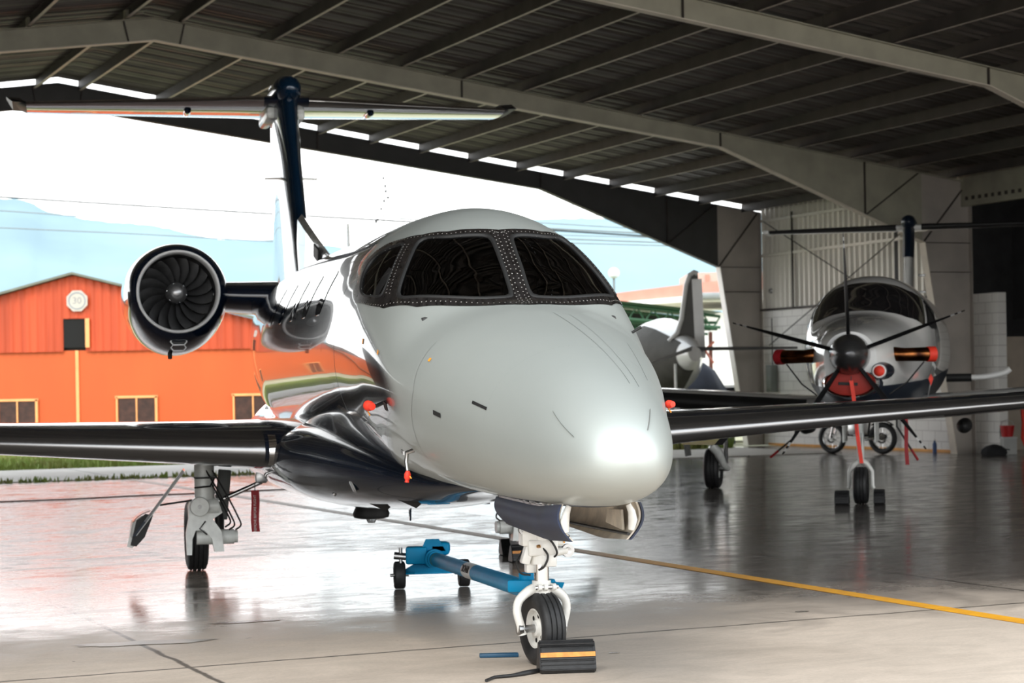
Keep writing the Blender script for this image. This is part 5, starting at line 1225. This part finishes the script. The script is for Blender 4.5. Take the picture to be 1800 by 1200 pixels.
def tp_surf(t, th, off=0):
    w, zb, zt, zc = [q(t) for q in tf]; s, c = math.sin(th), math.cos(th); e = .92
    return (t, (w + off) * math.copysign(abs(s) ** e, s), zc + ((zt + off - zc) if c > 0 else (zc - zb + off)) * math.copysign(abs(c) ** e, c))
mb = MB(); mb.rings([[tp_surf(t, 2 * PI * k / 64) for k in range(64)] for t in frange(-1.22, 12.3, 110)]); mb.build('fuselage', M_tp2, tp, 50)
# wrap-round windshield
lo = [(.86, 0), (.88, .35), (.98, .75), (1.2, 1.1), (1.6, 1.30), (2.1, 1.36)]; hi = [(1.55, 0), (1.58, .3), (1.68, .6), (1.95, .86), (2.3, 1.05), (2.5, 1.2)]
for s_ in (1, -1):
    for nm, u0, u1 in (('windshield_pane', .0, .62), ('side_window_pane', .65, 1.0)):
        L = resample(lo, 41, False); U = resample(hi, 41, False); i0, i1 = int(u0 * 40), int(u1 * 40)
        rs = [[tp_surf(*(np.array(L[i]) * (1 - j / 10) + np.array(U[i]) * (j / 10)) * np.array((1, s_)), .006) for j in range(11)] for i in range(i0, i1 + 1)]
        mb = MB(); mb.rings(rs, False, False, closed=False); mb.build(nm, M_dkglass, tp, 50)
# cowling mouth, cover, spinner, prop
mb = MB(); rr = []
for k in range(40):
    a = 2 * PI * k / 40; rr.append((.285 * math.sin(a), .155 * math.cos(a)))
C0 = Vector((-1.27, 0, 1.47))
mb.rings([[C0 + Vector((dx, x * q, z * q)) for x, z in rr] for dx, q in ((.10, 1.14), (.02, 1.10), (-.01, 1.03), (.0, .98), (.05, .95))], False, False); mb.build('intake_lip', M_chrome, tp, 60)
mb = MB(); mb.rings([[C0 + Vector((dx, x * q, z * q)) for x, z in rr] for dx, q in ((.30, 1.25), (.08, 1.16), (.06, .8))], True, True); mb.build('chin_cowling', M_tpn, tp, 50)
mb = MB(); mb.lathe([(.062, .0), (.070, -.008), (.080, .0), (.08, .10)], (-1.28, -.33, 1.60), (1, 0, 0), 28); mb.build('oil_cooler_ring', M_tpw, tp, 50)
mb = MB(); mb.tube([(-1.24, -.33, 1.60), (-.6, -.33, 1.62)], [.09, .15], 20); mb.build('oil_cooler_cowl', M_tpn, tp, 50)
mb = MB(); mb.lathe([(.001, -1.76), (.05, -1.745), (.12, -1.68), (.18, -1.57), (.215, -1.44), (.235, -1.30), (.235, -1.22)], (0, 0, 1.80), (1, 0, 0), 40); mb.build('spinner', mat('dark_spinner', (.07, .07, .073), .3, .6, .5, var=.1), tp, 60)
M_blade = mat('black_prop_blade', (.008, .008, .009), .6, 0, .0, var=.2, spec=.15); M_btip = mat('pale_blade_tip', (.7, .7, .68), .4, var=.1)
for k in range(5):
    a = 2 * PI * k / 5 + .03; er = Vector((0, math.sin(a), math.cos(a))); et = Vector((0, math.cos(a), -math.sin(a))); ex = Vector((1, 0, 0)); rs = []
    def sec(u):
        r = .18 + 1.20 * u; ch = (.055 + .10 * math.sin(min(u * 1.6, 1) * PI / 2)) * (1 - .45 * max(0, u - .6) / .4); th = .035 * (1 - u) + .010
        tw = math.radians(8 + 22 * (1 - u)); dc = ex * math.cos(tw) + et * math.sin(tw); nn = et * math.cos(tw) - ex * math.sin(tw); c = er * r + ex * (-1.36) + Vector((0, 0, 1.80))
        return [c - dc * ch * .5, c - dc * ch * .2 + nn * th * .5, c + dc * ch * .2 + nn * th * .4, c + dc * ch * .5, c + dc * ch * .2 - nn * th * .4, c - dc * ch * .2 - nn * th * .5]
    mb = MB(); mb.rings([sec(q / 14) for q in range(15)]); bl = mb.build('propeller_blade', M_blade, tp, 60)
    for u0, u1 in ((.86, .90), (.93, .965)):
        def grow(S): c = sum(S, Vector()) / 6; return [c + (p - c) * 1.06 for p in S]
        mb = MB(); mb.rings([grow(sec(u0)), grow(sec(u1))]); mb.build('tip_stripe', M_btip, bl)
# exhaust stacks
for s_ in (1, -1):
    pts = [(-.62, s_ * .30, 1.80), (-.66, s_ * .42, 1.80), (-.66, s_ * .58, 1.79), (-.60, s_ * .78, 1.79), (-.55, s_ * .86, 1.79)]
    mb = MB(); mb.tube(pts, [.09, .088, .078, .082, .085], 24); mb.build('exhaust_stack', M_brass, tp, 60)
    tw = Matrix.Translation((4.2, 23.76, 0)) @ Matrix.Rotation(PI / 2 + TPA, 4, 'Z')
    p0 = tw @ Vector((-.56, s_ * .855, 1.79)); p1 = tw @ Vector((-.525, s_ * .92, 1.79)); t = thing('exhaust_cover', 'red plug in the end of the %s exhaust stack of the turboprop' % ('left-hand' if s_ == 1 else 'right-hand'), 'exhaust cover', p0)
    mb = MB(); mb.tube([(0, 0, 0), p1 - p0], .09, 24); mb.tube([(0, 0, 0), (p0 - p1) * .3], .088, 24); mb.build('plug', M_red if s_ < 0 else M_redrib, t, 40)
    q0 = tw @ Vector((-.6, s_ * .80, 1.70)) - p0; q1 = tw @ Vector((-.9, s_ * .42, 1.33)) - p0
    mb = MB(); mb.tube([q0, q0.lerp(q1, .5) + Vector((0, 0, -.05)), q1], .009, 6); mb.build('strap', M_hose, t, 50)
tw = Matrix.Translation((4.2, 23.76, 0)) @ Matrix.Rotation(PI / 2 + TPA, 4, 'Z')
p = tw @ Vector((-1.285, 0, 1.47)); t = thing('intake_cover', 'red fabric cover filling the chin intake under the turboprop spinner', 'intake cover', p, PI / 2 + TPA)
mb = MB(); mb.rings([[Vector((dx, x * q, z * q)) for x, z in rr] for dx, q in ((.03, .96), (-.008, .93), (-.02, .7), (-.022, .2))]); mb.build('cover_pad', mat('deep_red_pad', (.40, .025, .015), .6, var=.2), t, 60)
mb = MB(); mb.bbox((-.028, .02, -.01), (.012, .22, .035), .004, (.06, 0, 0)); mb.build('cover_lettering_patch', M_black, t)
p = tw @ Vector((-1.29, -.33, 1.60)); t = thing('intake_cover', 'small round red plug right of the turboprop chin intake', 'intake cover', p, PI / 2 + TPA)
mb = MB(); mb.lathe([(.001, -.025), (.04, -.02), (.06, 0), (.06, .03)], (0, 0, 0), (1, 0, 0), 24); mb.build('plug', M_red, t, 50)
p = tw @ Vector((-1.36, -.02, 1.50)); streamer('warning_streamer', p, .95, .045, 'long red streamer hanging from the turboprop chin intake', M_red, (0, -1, 0), 'REMOVE BEFORE FLIGHT', (.10, 0), None, M_redrib)
p = tw @ Vector((1.6, -.45, 1.02)); streamer('warning_streamer', p, .62, .05, 'pale red streamer hanging right of the turboprop nose gear', M_redrib, (0, -1, 0), None, (.01, 0))
# wings, tail
def tsec(b, ch, th): return (b, 2.30 + .035 * b, ch, 1.09 + .078 * max(b - .6, 0), th)
TW = [tsec(.3, 2.35, .15), tsec(.9, 2.2, .15), tsec(3, 1.85, .145), tsec(6, 1.35, .13), tsec(7.9, 1.0, .12)]
for s_ in (1, -1):
    S = [(s_ * a, b, c, d, e) for a, b, c, d, e in interp_secs(TW)]
    mb = MB(); mb.rings(wing_mb(S)); w_ = mb.build('wing', M_tpw, tp, 35)
    mb = MB(); mb.rings(wing_mb([q for q in S if abs(q[0]) > .85], part=.10, off=.005), False, False, closed=False); mb.build('deicing_boot', M_black, w_, 60)
    mb = MB(); a = S[-1]; mb.rings([[(a[1] + .25 * k + x * (1.0 - .25 * k), a[0] + s_ * (.10 * k), a[3] + .18 * k * k + yy * .8) for x, yy in foil(.10, 14, 0)] for k in (0, 1, 2)]); mb.build('winglet', M_tpw, w_, 40)
    mb = MB(); mb.lathe([(.001, -.16), (.06, -.12), (.10, 0), (.10, .5), (.04, .9), (.001, 1.0)], (3.2, s_ * (1.0 if s_ == 1 else 1.13), .85 if s_ == -1 else .86), (1, 0, 0), 18); mb.build('underwing_fairing', M_black, w_, 50)
HS = [(0, 11.1, 1.15, 4.16, .11), (1.3, 11.3, .95, 4.17, .10), (2.5, 11.5, .75, 4.18, .09)]
full = [(-a, b, c, d, e) for a, b, c, d, e in interp_secs(HS)[::-1]] + interp_secs(HS)[1:]
mb = MB(); mb.rings(wing_mb(full, camber=0)); hs = mb.build('tailplane', M_tpw, tp, 35)
for s_ in (1, -1):
    S = [(s_ * a, b, c, d, e) for a, b, c, d, e in interp_secs(HS) if a > .12]; mb = MB(); mb.rings(wing_mb(S, part=.14, off=.006, camber=0), False, False, closed=False); mb.build('deicing_boot', M_black, hs, 60)
    mb = MB(); mb.bbox((11.85, s_ * 2.56, 4.18), (.8, .12, .07), .03); mb.build('tail_tip_cap', M_tpw, hs, 40)
VS = [(2.4, 9.3, 3.1, 0, .07), (3.0, 10.05, 2.15, 0, .09), (3.6, 10.55, 1.65, 0, .11), (4.22, 11.0, 1.35, 0, .14)]
mb = MB(); mb.rings(wing_mb(interp_secs(VS), 'z', camber=0)); vf = mb.build('vertical_fin', M_tpw, tp, 35)
S = [q for q in interp_secs(VS, 8) if q[0] > 3.55]; mb = MB(); mb.rings(wing_mb(S, 'z', part=.22, off=.012, camber=0), False, False, closed=False); mb.build('deicing_boot', M_tpn, vf, 60)
mb = MB(); mb.lathe([(.001, -.10), (.10, -.04), (.13, .15), (.12, .8), (.05, 1.4), (.001, 1.6)], (10.98, 0, 4.24), (1, 0, 0), 24); mb.build('bullet_fairing', M_tpn, tp, 50)
for z in (3.35, 3.05): mb = MB(); mb.bbox((12.1, -.17, z), (.20, .12, .035), .01); mb.build('tail_antenna', M_steel, vf, 40)
# landing gear
mb = MB(); mb.tube([(0, 0, .50), (.02, 0, 1.15)], .045, 16); ng = mb.build('nose_gear_leg', M_greygear, tp, 50)
mb = MB()
for s_ in (1, -1): mb.tube([(0, s_ * .02, .52), (0, s_ * .07, .49), (0, s_ * .135, .40), (0, s_ * .14, .22), (0, s_ * .155, .19)], [.035, .034, .026, .022, .022], 12)
mb.build('nose_wheel_fork', M_whitegear, tp, 50)
mb = MB(); mb.tube([(-.05, .02, .55), (-.09, .0, .65), (-.05, 0, .76)], .022, 8); mb.tube([(-.06, -.03, .58), (-.08, -.03, .74), (-.05, -.03, .86)], .014, 8); mb.build('torque_link', M_greygear, ng, 50)
wheel('nose_tyre', tp, (0, 0, .225), .225, .17, .10, M_greygear, (0, 1, 0))
for s_ in (1, -1):
    T, L = 3.55, 2.35
    wheel('main_tyre', tp, (T, s_ * L, .28), .28, .22, .13, M_greygear, (0, 1, 0))
    mb = MB(); mb.tube([(T - .30, s_ * (L - .03), 1.05), (T - .34, s_ * (L - .03), .62)], .06, 16); mb.tube([(T - .34, s_ * (L - .03), .62), (T - .30, s_ * (L - .12), .52), (T - .2, s_ * (L - .18), .34), (T, s_ * (L - .20), .28)], [.06, .065, .05, .045], 14); lg = mb.build('main_gear_leg', M_greygear, tp, 50)
    mb = MB(); mb.tube([(T, s_ * (L - .22), .28), (T, s_ * L, .28)], .04, 12); mb.tube([(T - .1, s_ * (L - .2), .36), (T - .25, s_ * (L - .22), .95)], .03, 10); mb.build('shock_strut', M_steel, lg, 50)
    mb = MB(); mb.bbox((T - .35, s_ * (L + .33), .78), (.45, .015, .62), .005, (s_ * -.12, 0, 0)); mb.build('main_gear_door', mat('grey_gear_door', (.14, .145, .14), .4, .2, var=.2), tp)
for s_ in (1, -1): mb = MB(); mb.bbox((.1, s_ * .19, .88), (.6, .012, .26), .004); mb.build('nose_gear_door', M_greygear, tp)
cA = tw @ Vector((-.10, .22, 0)); chock((cA.x, cA.y, 0), TPA, 'black chock at the left side of the turboprop nose wheel', .17, .17, .22, False)
cA = tw @ Vector((-.05, -.22, 0)); chock((cA.x, cA.y, 0), TPA, 'black chock at the right side of the turboprop nose wheel', .13, .18, .22, False)
# control-lock poles dangling under the turboprop
for nm, a, b, lab in (('tie_rod', (2.2, -.30, .88), (2.3, -.56, .43), 'black rod with a red end hanging right of the turboprop nose gear'), ('tie_rod', (2.2, 1.03, .76), (2.3, 1.38, .48), 'thin rod with a red end hanging left of the turboprop nose gear')):
    P, Q = tw @ Vector(a), tw @ Vector(b); t = thing(nm, lab, 'rod', P); P0_ = Vector((0, 0, 0)); R_ = Q - P
    top = Vector((0, 0, (1.08 - P.z))); mb = MB(); mb.tube([top, P0_, R_ * .7], .014, 8); mb.build('rod_shaft', M_hose, t, 50)
    mb = MB(); mb.tube([R_ * .68, R_], .017, 8); mb.build('rod_end', M_redrib, t, 50)
# red flag pin on the cowling side
p = tw @ Vector((1.0, -.80, 1.50)); t = thing('flag_pin', 'small red flag on a thin pin at the right flank of the turboprop', 'flag', p)
mb = MB(); mb.prism([(0, .06), (.03, .0), (0, -.09), (-.03, 0)], (0, -.02, 0), (1, 0, 0), (0, 0, 1), (0, .01, 0)); mb.build('flag', M_red, t)
mb = MB(); mb.tube([(0, 0, -.05), (-.05, 0, -.28)], .006, 6); mb.build('pin', M_steel, t)

# pale handrail with a black root on the far flank
mb = MB(); mb.tube(spl([(6, -1.16, 1.50), (6, -1.34, 1.505), (6, -1.52, 1.53), (6, -1.65, 1.565), (6, -1.73, 1.62)]), .045, 10); mb.build('stair_handrail', M_tpw, tp, 50)
mb = MB(); mb.tube([(6, -.80, 1.50), (6, -1.17, 1.50)], .062, 12); mb.build('handrail_root', M_black, tp, 50)

# ---------------------------------------------------------------- light airplane outside, seen from behind
M_law = mat('light_airplane_white', (.80, .79, .77), .3, 0, .6, var=.06)
la = thing('light_airplane', 'white light airplane outside the right opening, rounded body with painted side shade and tall rounded fin', 'airplane', (3.1, 44, 0), 0)
def LA(px, py, Y=44): return XY(px, py, Y) - Vector((3.1, 44, 0))
# body runs from left-far to the tail on the right-near
t0 = LA(1140, 632, 46.2); t1 = LA(1222, 622, 42.6)
rs = []; prof = [(0, .55), (.08, .72), (.2, .80), (.38, .82), (.55, .70), (.72, .50), (.88, .30), (1.0, .14)]
ax_ = (t1 - t0); axn = ax_.normalized(); sd = axn.cross(Vector((0, 0, 1))).normalized(); up = sd.cross(axn)
for u, r in prof: rs.append([t0 + ax_ * u + sd * r * math.cos(2 * PI * k / 32) + up * r * 1.1 * math.sin(2 * PI * k / 32) for k in range(32)])
mb = MB(); mb.rings(rs); mb.build('fuselage', M_law, la, 50)
R2 = []
for u, r in prof[:7]: R2.append([t0 + ax_ * u + (sd * math.cos(a) + up * 1.1 * math.sin(a)) * (r + .012) for a in [(-.60 + .90 * k / 16) * PI for k in range(17)]])
mb = MB(); mb.rings(R2, False, False, closed=False); mb.build('painted_side_shade', mat('light_airplane_side_shade', (.09, .086, .08), .7, 0, .0, var=.15, spec=.1), la, 50)  # shade of the left flank painted on as a dark skin patch
fp = [(1176, 600), (1190, 585), (1198, 560), (1206, 500), (1212, 483), (1220, 478), (1226, 481), (1228, 500), (1227, 560), (1226, 622), (1205, 622)]
P_ = [LA(a, b, 43.4) for a, b in fp]; n_ = Vector((0, .12, 0))
mb = MB(); mb.add([q - n_ * .5 for q in P_] + [q + n_ * .5 for q in P_], [tuple(range(len(P_)))[::-1], tuple(range(len(P_), 2 * len(P_)))] + [(i, (i + 1) % len(P_), len(P_) + (i + 1) % len(P_), len(P_) + i) for i in range(len(P_))]); fn_ = mb.build('vertical_fin', mat('grey_fin_side', (.13, .125, .115), .5, var=.08), la)
mb = MB(); mb.tube([LA(a, b, 43.35) for a, b in fp[:7]], .055, 10); mb.build('fin_leading_edge', M_law, fn_, 60)
mb = MB(); mb.box((LA(1228, 560, 43.35)), (.22, .10, 1.75), (0, math.radians(-2), 0)); mb.build('rudder', M_law, fn_)
a, b, c, d_ = LA(1214, 613, 42.6), LA(1402, 611, 43.2), LA(1402, 611, 43.9), LA(1214, 613, 43.9)
mb = MB(); h_ = Vector((0, 0, .045)); mb.add([a - h_, b - h_ * .6, c - h_ * .6, d_ - h_, a + h_, b + h_ * .6, c + h_ * .6, d_ + h_], [(0, 1, 2, 3), (7, 6, 5, 4), (0, 4, 5, 1), (1, 5, 6, 2), (2, 6, 7, 3), (3, 7, 4, 0)]); mb.build('tailplane', mat('dark_tail_edge', (.06, .06, .058), .4, var=.2), la)
a, b, c, d_ = LA(1216, 612, 42.7), LA(1146, 638, 42.3), LA(1146, 638, 41.9), LA(1216, 612, 42.1)
mb = MB(); mb.add([a - h_, b - h_ * .6, c - h_ * .6, d_ - h_, a + h_, b + h_ * .6, c + h_ * .6, d_ + h_], [(0, 1, 2, 3), (7, 6, 5, 4), (0, 4, 5, 1), (1, 5, 6, 2), (2, 6, 7, 3), (3, 7, 4, 0)]); mb.build('tailplane', mat('grey_tail_edge', (.25, .25, .24), .4, var=.2), la)
mb = MB(); mb.tube([t0 + Vector((.1, 0, -.6)), t0 + Vector((.1, 0, -t0.z))], .05, 8); mb.tube([t1 + Vector((-.4, .4, -.2)), t1 + Vector((-.4, .4, -t1.z))], .03, 8); mb.build('landing_gear_leg', M_greygear, la, 50)
for k, u in enumerate((.14, .3)): mb = MB(); c_ = t0 + ax_ * u - sd * -.0 ; mb.bbox(c_ + sd * (.73 if sd.y < 0 else -.73) + Vector((0, 0, .12)), (.42, .06, .34), .03, (0, 0, math.atan2(axn.y, axn.x))); mb.build('cabin_window', M_dkglass, la, 40)
# dark blue covered heap and white car by the column
p = XY(1232, 690, 47); t = tag(MB().rings([[(p.x + r * .75 * math.cos(2 * PI * k / 20) * (1 + .12 * math.sin(3 * k)), 47 + r * .6 * math.sin(2 * PI * k / 20), z) for k in range(20)] for z, r in ((0, 1.05), (.7, .95), (1.3, .8), (1.75, .45), (1.95, .1))]).build('covered_machine', mat('dark_blue_tarpaulin', (.014, .018, .032), .7, var=.3, bump=.3, bscale=3), None, 40), 'machine under a dark blue tarpaulin behind the light airplane tail', 'tarpaulin')
p = XY(1275, 700, 49); car = thing('white_car', 'white car with a rounded roof beside the far hangar column', 'car', (p.x, 49, 0), .2)
bx = [(-2.0, .35), (-2.05, .75), (-1.3, .95), (-.8, 1.38), (.7, 1.42), (1.4, .98), (2.1, .8), (2.15, .35)]
mb = MB(); mb.prism(bx, (0, -.8, 0), (1, 0, 0), (0, 0, 1), (0, 1.6, 0)); mb.build('car_body', mat('car_white', (.82, .82, .82), .25, 0, .8, var=.03), car)
mb = MB(); mb.prism([(-1.15, .98), (-.75, 1.32), (.62, 1.35), (1.2, .99)], (0, -.81, 0), (1, 0, 0), (0, 0, 1), (0, 1.62, 0)); mb.build('car_window', M_dkglass, car)
for x in (-1.3, 1.3):
    for y in (-.72, .72): mb = MB(); mb.lathe([(.001, -.1), (.31, -.1), (.31, .1), (.001, .1)], (x, y, .31), (0, 1, 0), 20); mb.build('car_wheel', M_rubber, car, 40)

# ---------------------------------------------------------------- things by the wall
def motorcycle(loc, rz):
    t = thing('motorcycle', 'black and chrome motorcycle parked against the block wall behind the turboprop', 'motorcycle', loc, rz)
    for x in (-.58, .58):
        mb = MB(); R_, r_ = .265, .055
        mb.lathe([(R_ + r_ * math.cos(2 * PI * k / 10), r_ * 1.0 * math.sin(2 * PI * k / 10)) for k in range(10)], (x, 0, .32), (0, 1, 0), 32, True); w_ = mb.build('motorcycle_tyre', M_rubber, t, 60)
        mb = MB(); mb.lathe([(.22, -.02), (.225, 0), (.22, .02), (.205, 0)], (x, 0, .32), (0, 1, 0), 28, True); mb.lathe([(.001, -.05), (.05, -.05), (.05, .05), (.001, .05)], (x, 0, .32), (0, 1, 0), 14)
        for k in range(12): a = 2 * PI * k / 12; mb.tube([(x, 0, .32), (x + .22 * math.cos(a), 0, .32 + .22 * math.sin(a))], .004, 4)
        mb.lathe([(.07, -.04), (.11, -.042), (.11, -.036), (.07, -.036)], (x, 0, .32), (0, 1, 0), 18, True); mb.build('spoked_rim', M_chrome, w_, 50)
    mb = MB(); mb.tube([(-.58, .07, .32), (-.42, .07, .95)], .024, 8); mb.tube([(-.58, -.07, .32), (-.42, -.07, .95)], .024, 8); mb.build('front_fork', M_chrome, t, 50)
    mb = MB(); mb.tube([(-.42, 0, .92), (-.1, 0, .80), (.30, 0, .70)], .03, 8); mb.tube([(-.38, 0, .75), (-.2, 0, .38), (.25, 0, .36), (.3, 0, .7)], .025, 8); mb.tube([(.25, .08, .38), (.58, .08, .32)], .022, 8); mb.tube([(.25, -.08, .38), (.58, -.08, .32)], .022, 8); mb.build('frame', M_black, t, 50)
    mb = MB(); mb.bbox((.02, 0, .50), (.34, .26, .26), .05); mb.build('engine_block', M_steel, t, 40)
    mb = MB(); mb.bbox((-.12, 0, .88), (.42, .26, .20), .08); mb.build('fuel_tank', M_black, t, 40)
    mb = MB(); mb.bbox((.35, 0, .84), (.60, .25, .09), .04); mb.build('saddle', M_black, t, 40)
    mb = MB(); mb.tube([(-.38, -.35, 1.02), (-.42, -.1, .98), (-.42, .1, .98), (-.38, .35, 1.02)], .014, 8); mb.build('handlebar', M_chrome, t, 50)
    mb = MB(); mb.tube([(.0, -.14, .40), (.3, -.16, .30), (.75, -.16, .36)], [.02, .03, .045], 12); mb.build('exhaust_pipe', M_chrome, t, 50)
    mb = MB(); mb.lathe([(.001, -.1), (.07, -.08), (.09, .02), (.08, .04), (.001, .045)], (-.56, 0, .88), (-1, 0, 0), 16); mb.build('headlamp', M_chrome, t, 50)
    for x, s_ in ((-.58, -1), (.58, 1)):
        mb = MB(); R_ = .345; mb.rings([[(x + rr_ * math.cos(a), y, .32 + rr_ * math.sin(a)) for rr_, y in ((R_, -.06), (R_ + .01, 0), (R_, .06))] for a in [PI * (.25 + .5 * k / 8) for k in range(9)]], False, False, closed=False); mb.build('mudguard', M_black, t, 50)
motorcycle((6.88, 39.25, 0), -.72)
t = thing('junction_box', 'grey-green electrical box on the wall beside the far column', 'electrical box', HG(16.1, .93, 1.22), PHI)
mb = MB(); mb.bbox((.0, 0, .32), (.16, .24, .62), .015); mb.build('box_body', mat('grey_green_box', (.22, .24, .22), .5, var=.15), t, 40)
mb = MB(); mb.bbox((-.085, -.02, .34), (.012, .17, .50), .004); mb.build('box_door', mat('grey_green_box_door', (.27, .29, .27), .5, var=.1), t, 40)
mb = MB(); mb.tube([(.03, 0, .6), (.03, 0, 1.7)], .012, 8); mb.build('conduit', M_purlin, t, 50)
t = thing('alarm_disc', 'small round grey alarm disc on the cladding near the far column', 'alarm', HG(16.12, .93, 3.55), PHI)
mb = MB(); mb.lathe([(.001, -.03), (.05, -.03), (.065, 0)], (0, 0, 0), (1, 0, 0), 20); mb.build('disc', M_steel, t, 50)
# bucket on a crate, cloth bag, bottle
p = XY(1773, 785, 37.6); gx, gy = p.x, 37.6
t = thing('plastic_crate', 'pale crate standing in the dark bay under the red bucket', 'crate', (gx, gy, 0)); mb = MB()
mb.bbox((0, 0, .165), (.26, .26, .33), .015); mb.build('crate_body', mat('pale_crate', (.42, .42, .40), .6, var=.15), t, 40); mb = MB(); mb.box((0, 0, .325), (.28, .28, .03)); mb.build('crate_rim', mat('pale_crate_rim', (.5, .5, .48), .6, var=.1), t)
t = thing('bucket', 'red plastic bucket standing on the pale crate', 'bucket', (gx - .02, gy, .342)); mb = MB(); mb.lathe([(.001, 0), (.10, 0), (.135, .20), (.142, .20), (.142, .215), (.125, .215), (.095, .02), (.001, .02)], (0, 0, 0), (0, 0, 1), 28); mb.build('bucket_body', mat('red_plastic', (.45, .02, .02), .4, var=.1), t, 50)
mb = MB(); mb.tube([(-.135, 0, .2), (-.1, 0, .29), (0, 0, .33), (.1, 0, .29), (.135, 0, .2)], .005, 6); mb.build('bucket_handle', M_steel, t, 50)
t = thing('cloth_bag', 'black shapeless bag lying on the floor left of the pale crate', 'bag', (gx - .33, gy - .2, 0)); mb = MB()
mb.rings([[(r * 1.25 * math.cos(2 * PI * k / 18) * (1 + .1 * math.sin(2.3 * k)), r * .8 * math.sin(2 * PI * k / 18), z) for k in range(18)] for z, r in ((0, .17), (.05, .19), (.12, .17), (.18, .11), (.21, .03))]); mb.build('bag_body', mat('black_bag_cloth', (.012, .012, .014), .8, var=.3, bump=.2, bscale=10), t, 50)
mb = MB(); mb.tube([(.17, 0, .10), (.26, 0, .11), (.30, 0, .10)], .012, 6); mb.build('bag_strap', M_black, t, 50)
p = HG(15.95, .12, 0); t = thing('bottle', 'blue plastic bottle standing at the foot of the block wall', 'bottle', (p.x, p.y, 0)); mb = MB(); mb.lathe([(.001, 0), (.04, 0), (.042, .02), (.042, .17), (.018, .22), (.018, .24)], (0, 0, 0), (0, 0, 1), 18); mb.build('bottle_body', mat('blue_plastic', (.04, .10, .28), .35, var=.1), t, 50)
mb = MB(); mb.lathe([(.02, .24), (.02, .27), (.001, .27)], (0, 0, 0), (0, 0, 1), 14); mb.build('bottle_cap', M_whitetxt, t, 50)
t = thing('fire_hose_reel', 'red hose hanging at the right edge beyond the jet wing', 'hose', XY(1797, 728, 37.9)); mb = MB(); mb.tube([(0, 0, .12), (.02, 0, -.15), (.0, 0, -.45), (.05, 0, -.60)], .035, 10); mb.build('hose_loop', M_red, t, 50)
mb = MB(); mb.tube([(0, .0, .12), (0, .25, .2)], .03, 8); mb.build('wall_bracket', M_black, t)
# ground cable on the apron, with its ring
P_ = [HG(a, 0, .012) + HU * b for a, b in ((-9, -3.9), (-5, -3.75), (-3.2, -3.58), (-2.2, -3.62), (-1.2, -3.42), (-.3, -3.46), (1, -3.3), (3, -3.4))]
t = thing('ground_cable', 'thin black cable snaking across the pale apron behind the left wing', 'cable', P_[0]); mb = MB(); mb.tube([q - P_[0] for q in P_], .010, 8); mb.build('cable', M_hose, t, 50)
q = P_[2] - P_[0]; mb = MB(); mb.lathe([(.10 + .02 * math.cos(2 * PI * k / 8), .02 * math.sin(2 * PI * k / 8)) for k in range(8)], q + Vector((-.12, -.2, .012)), (0, 0, 1), 24, True); mb.build('cable_ring', M_steel, t, 50)
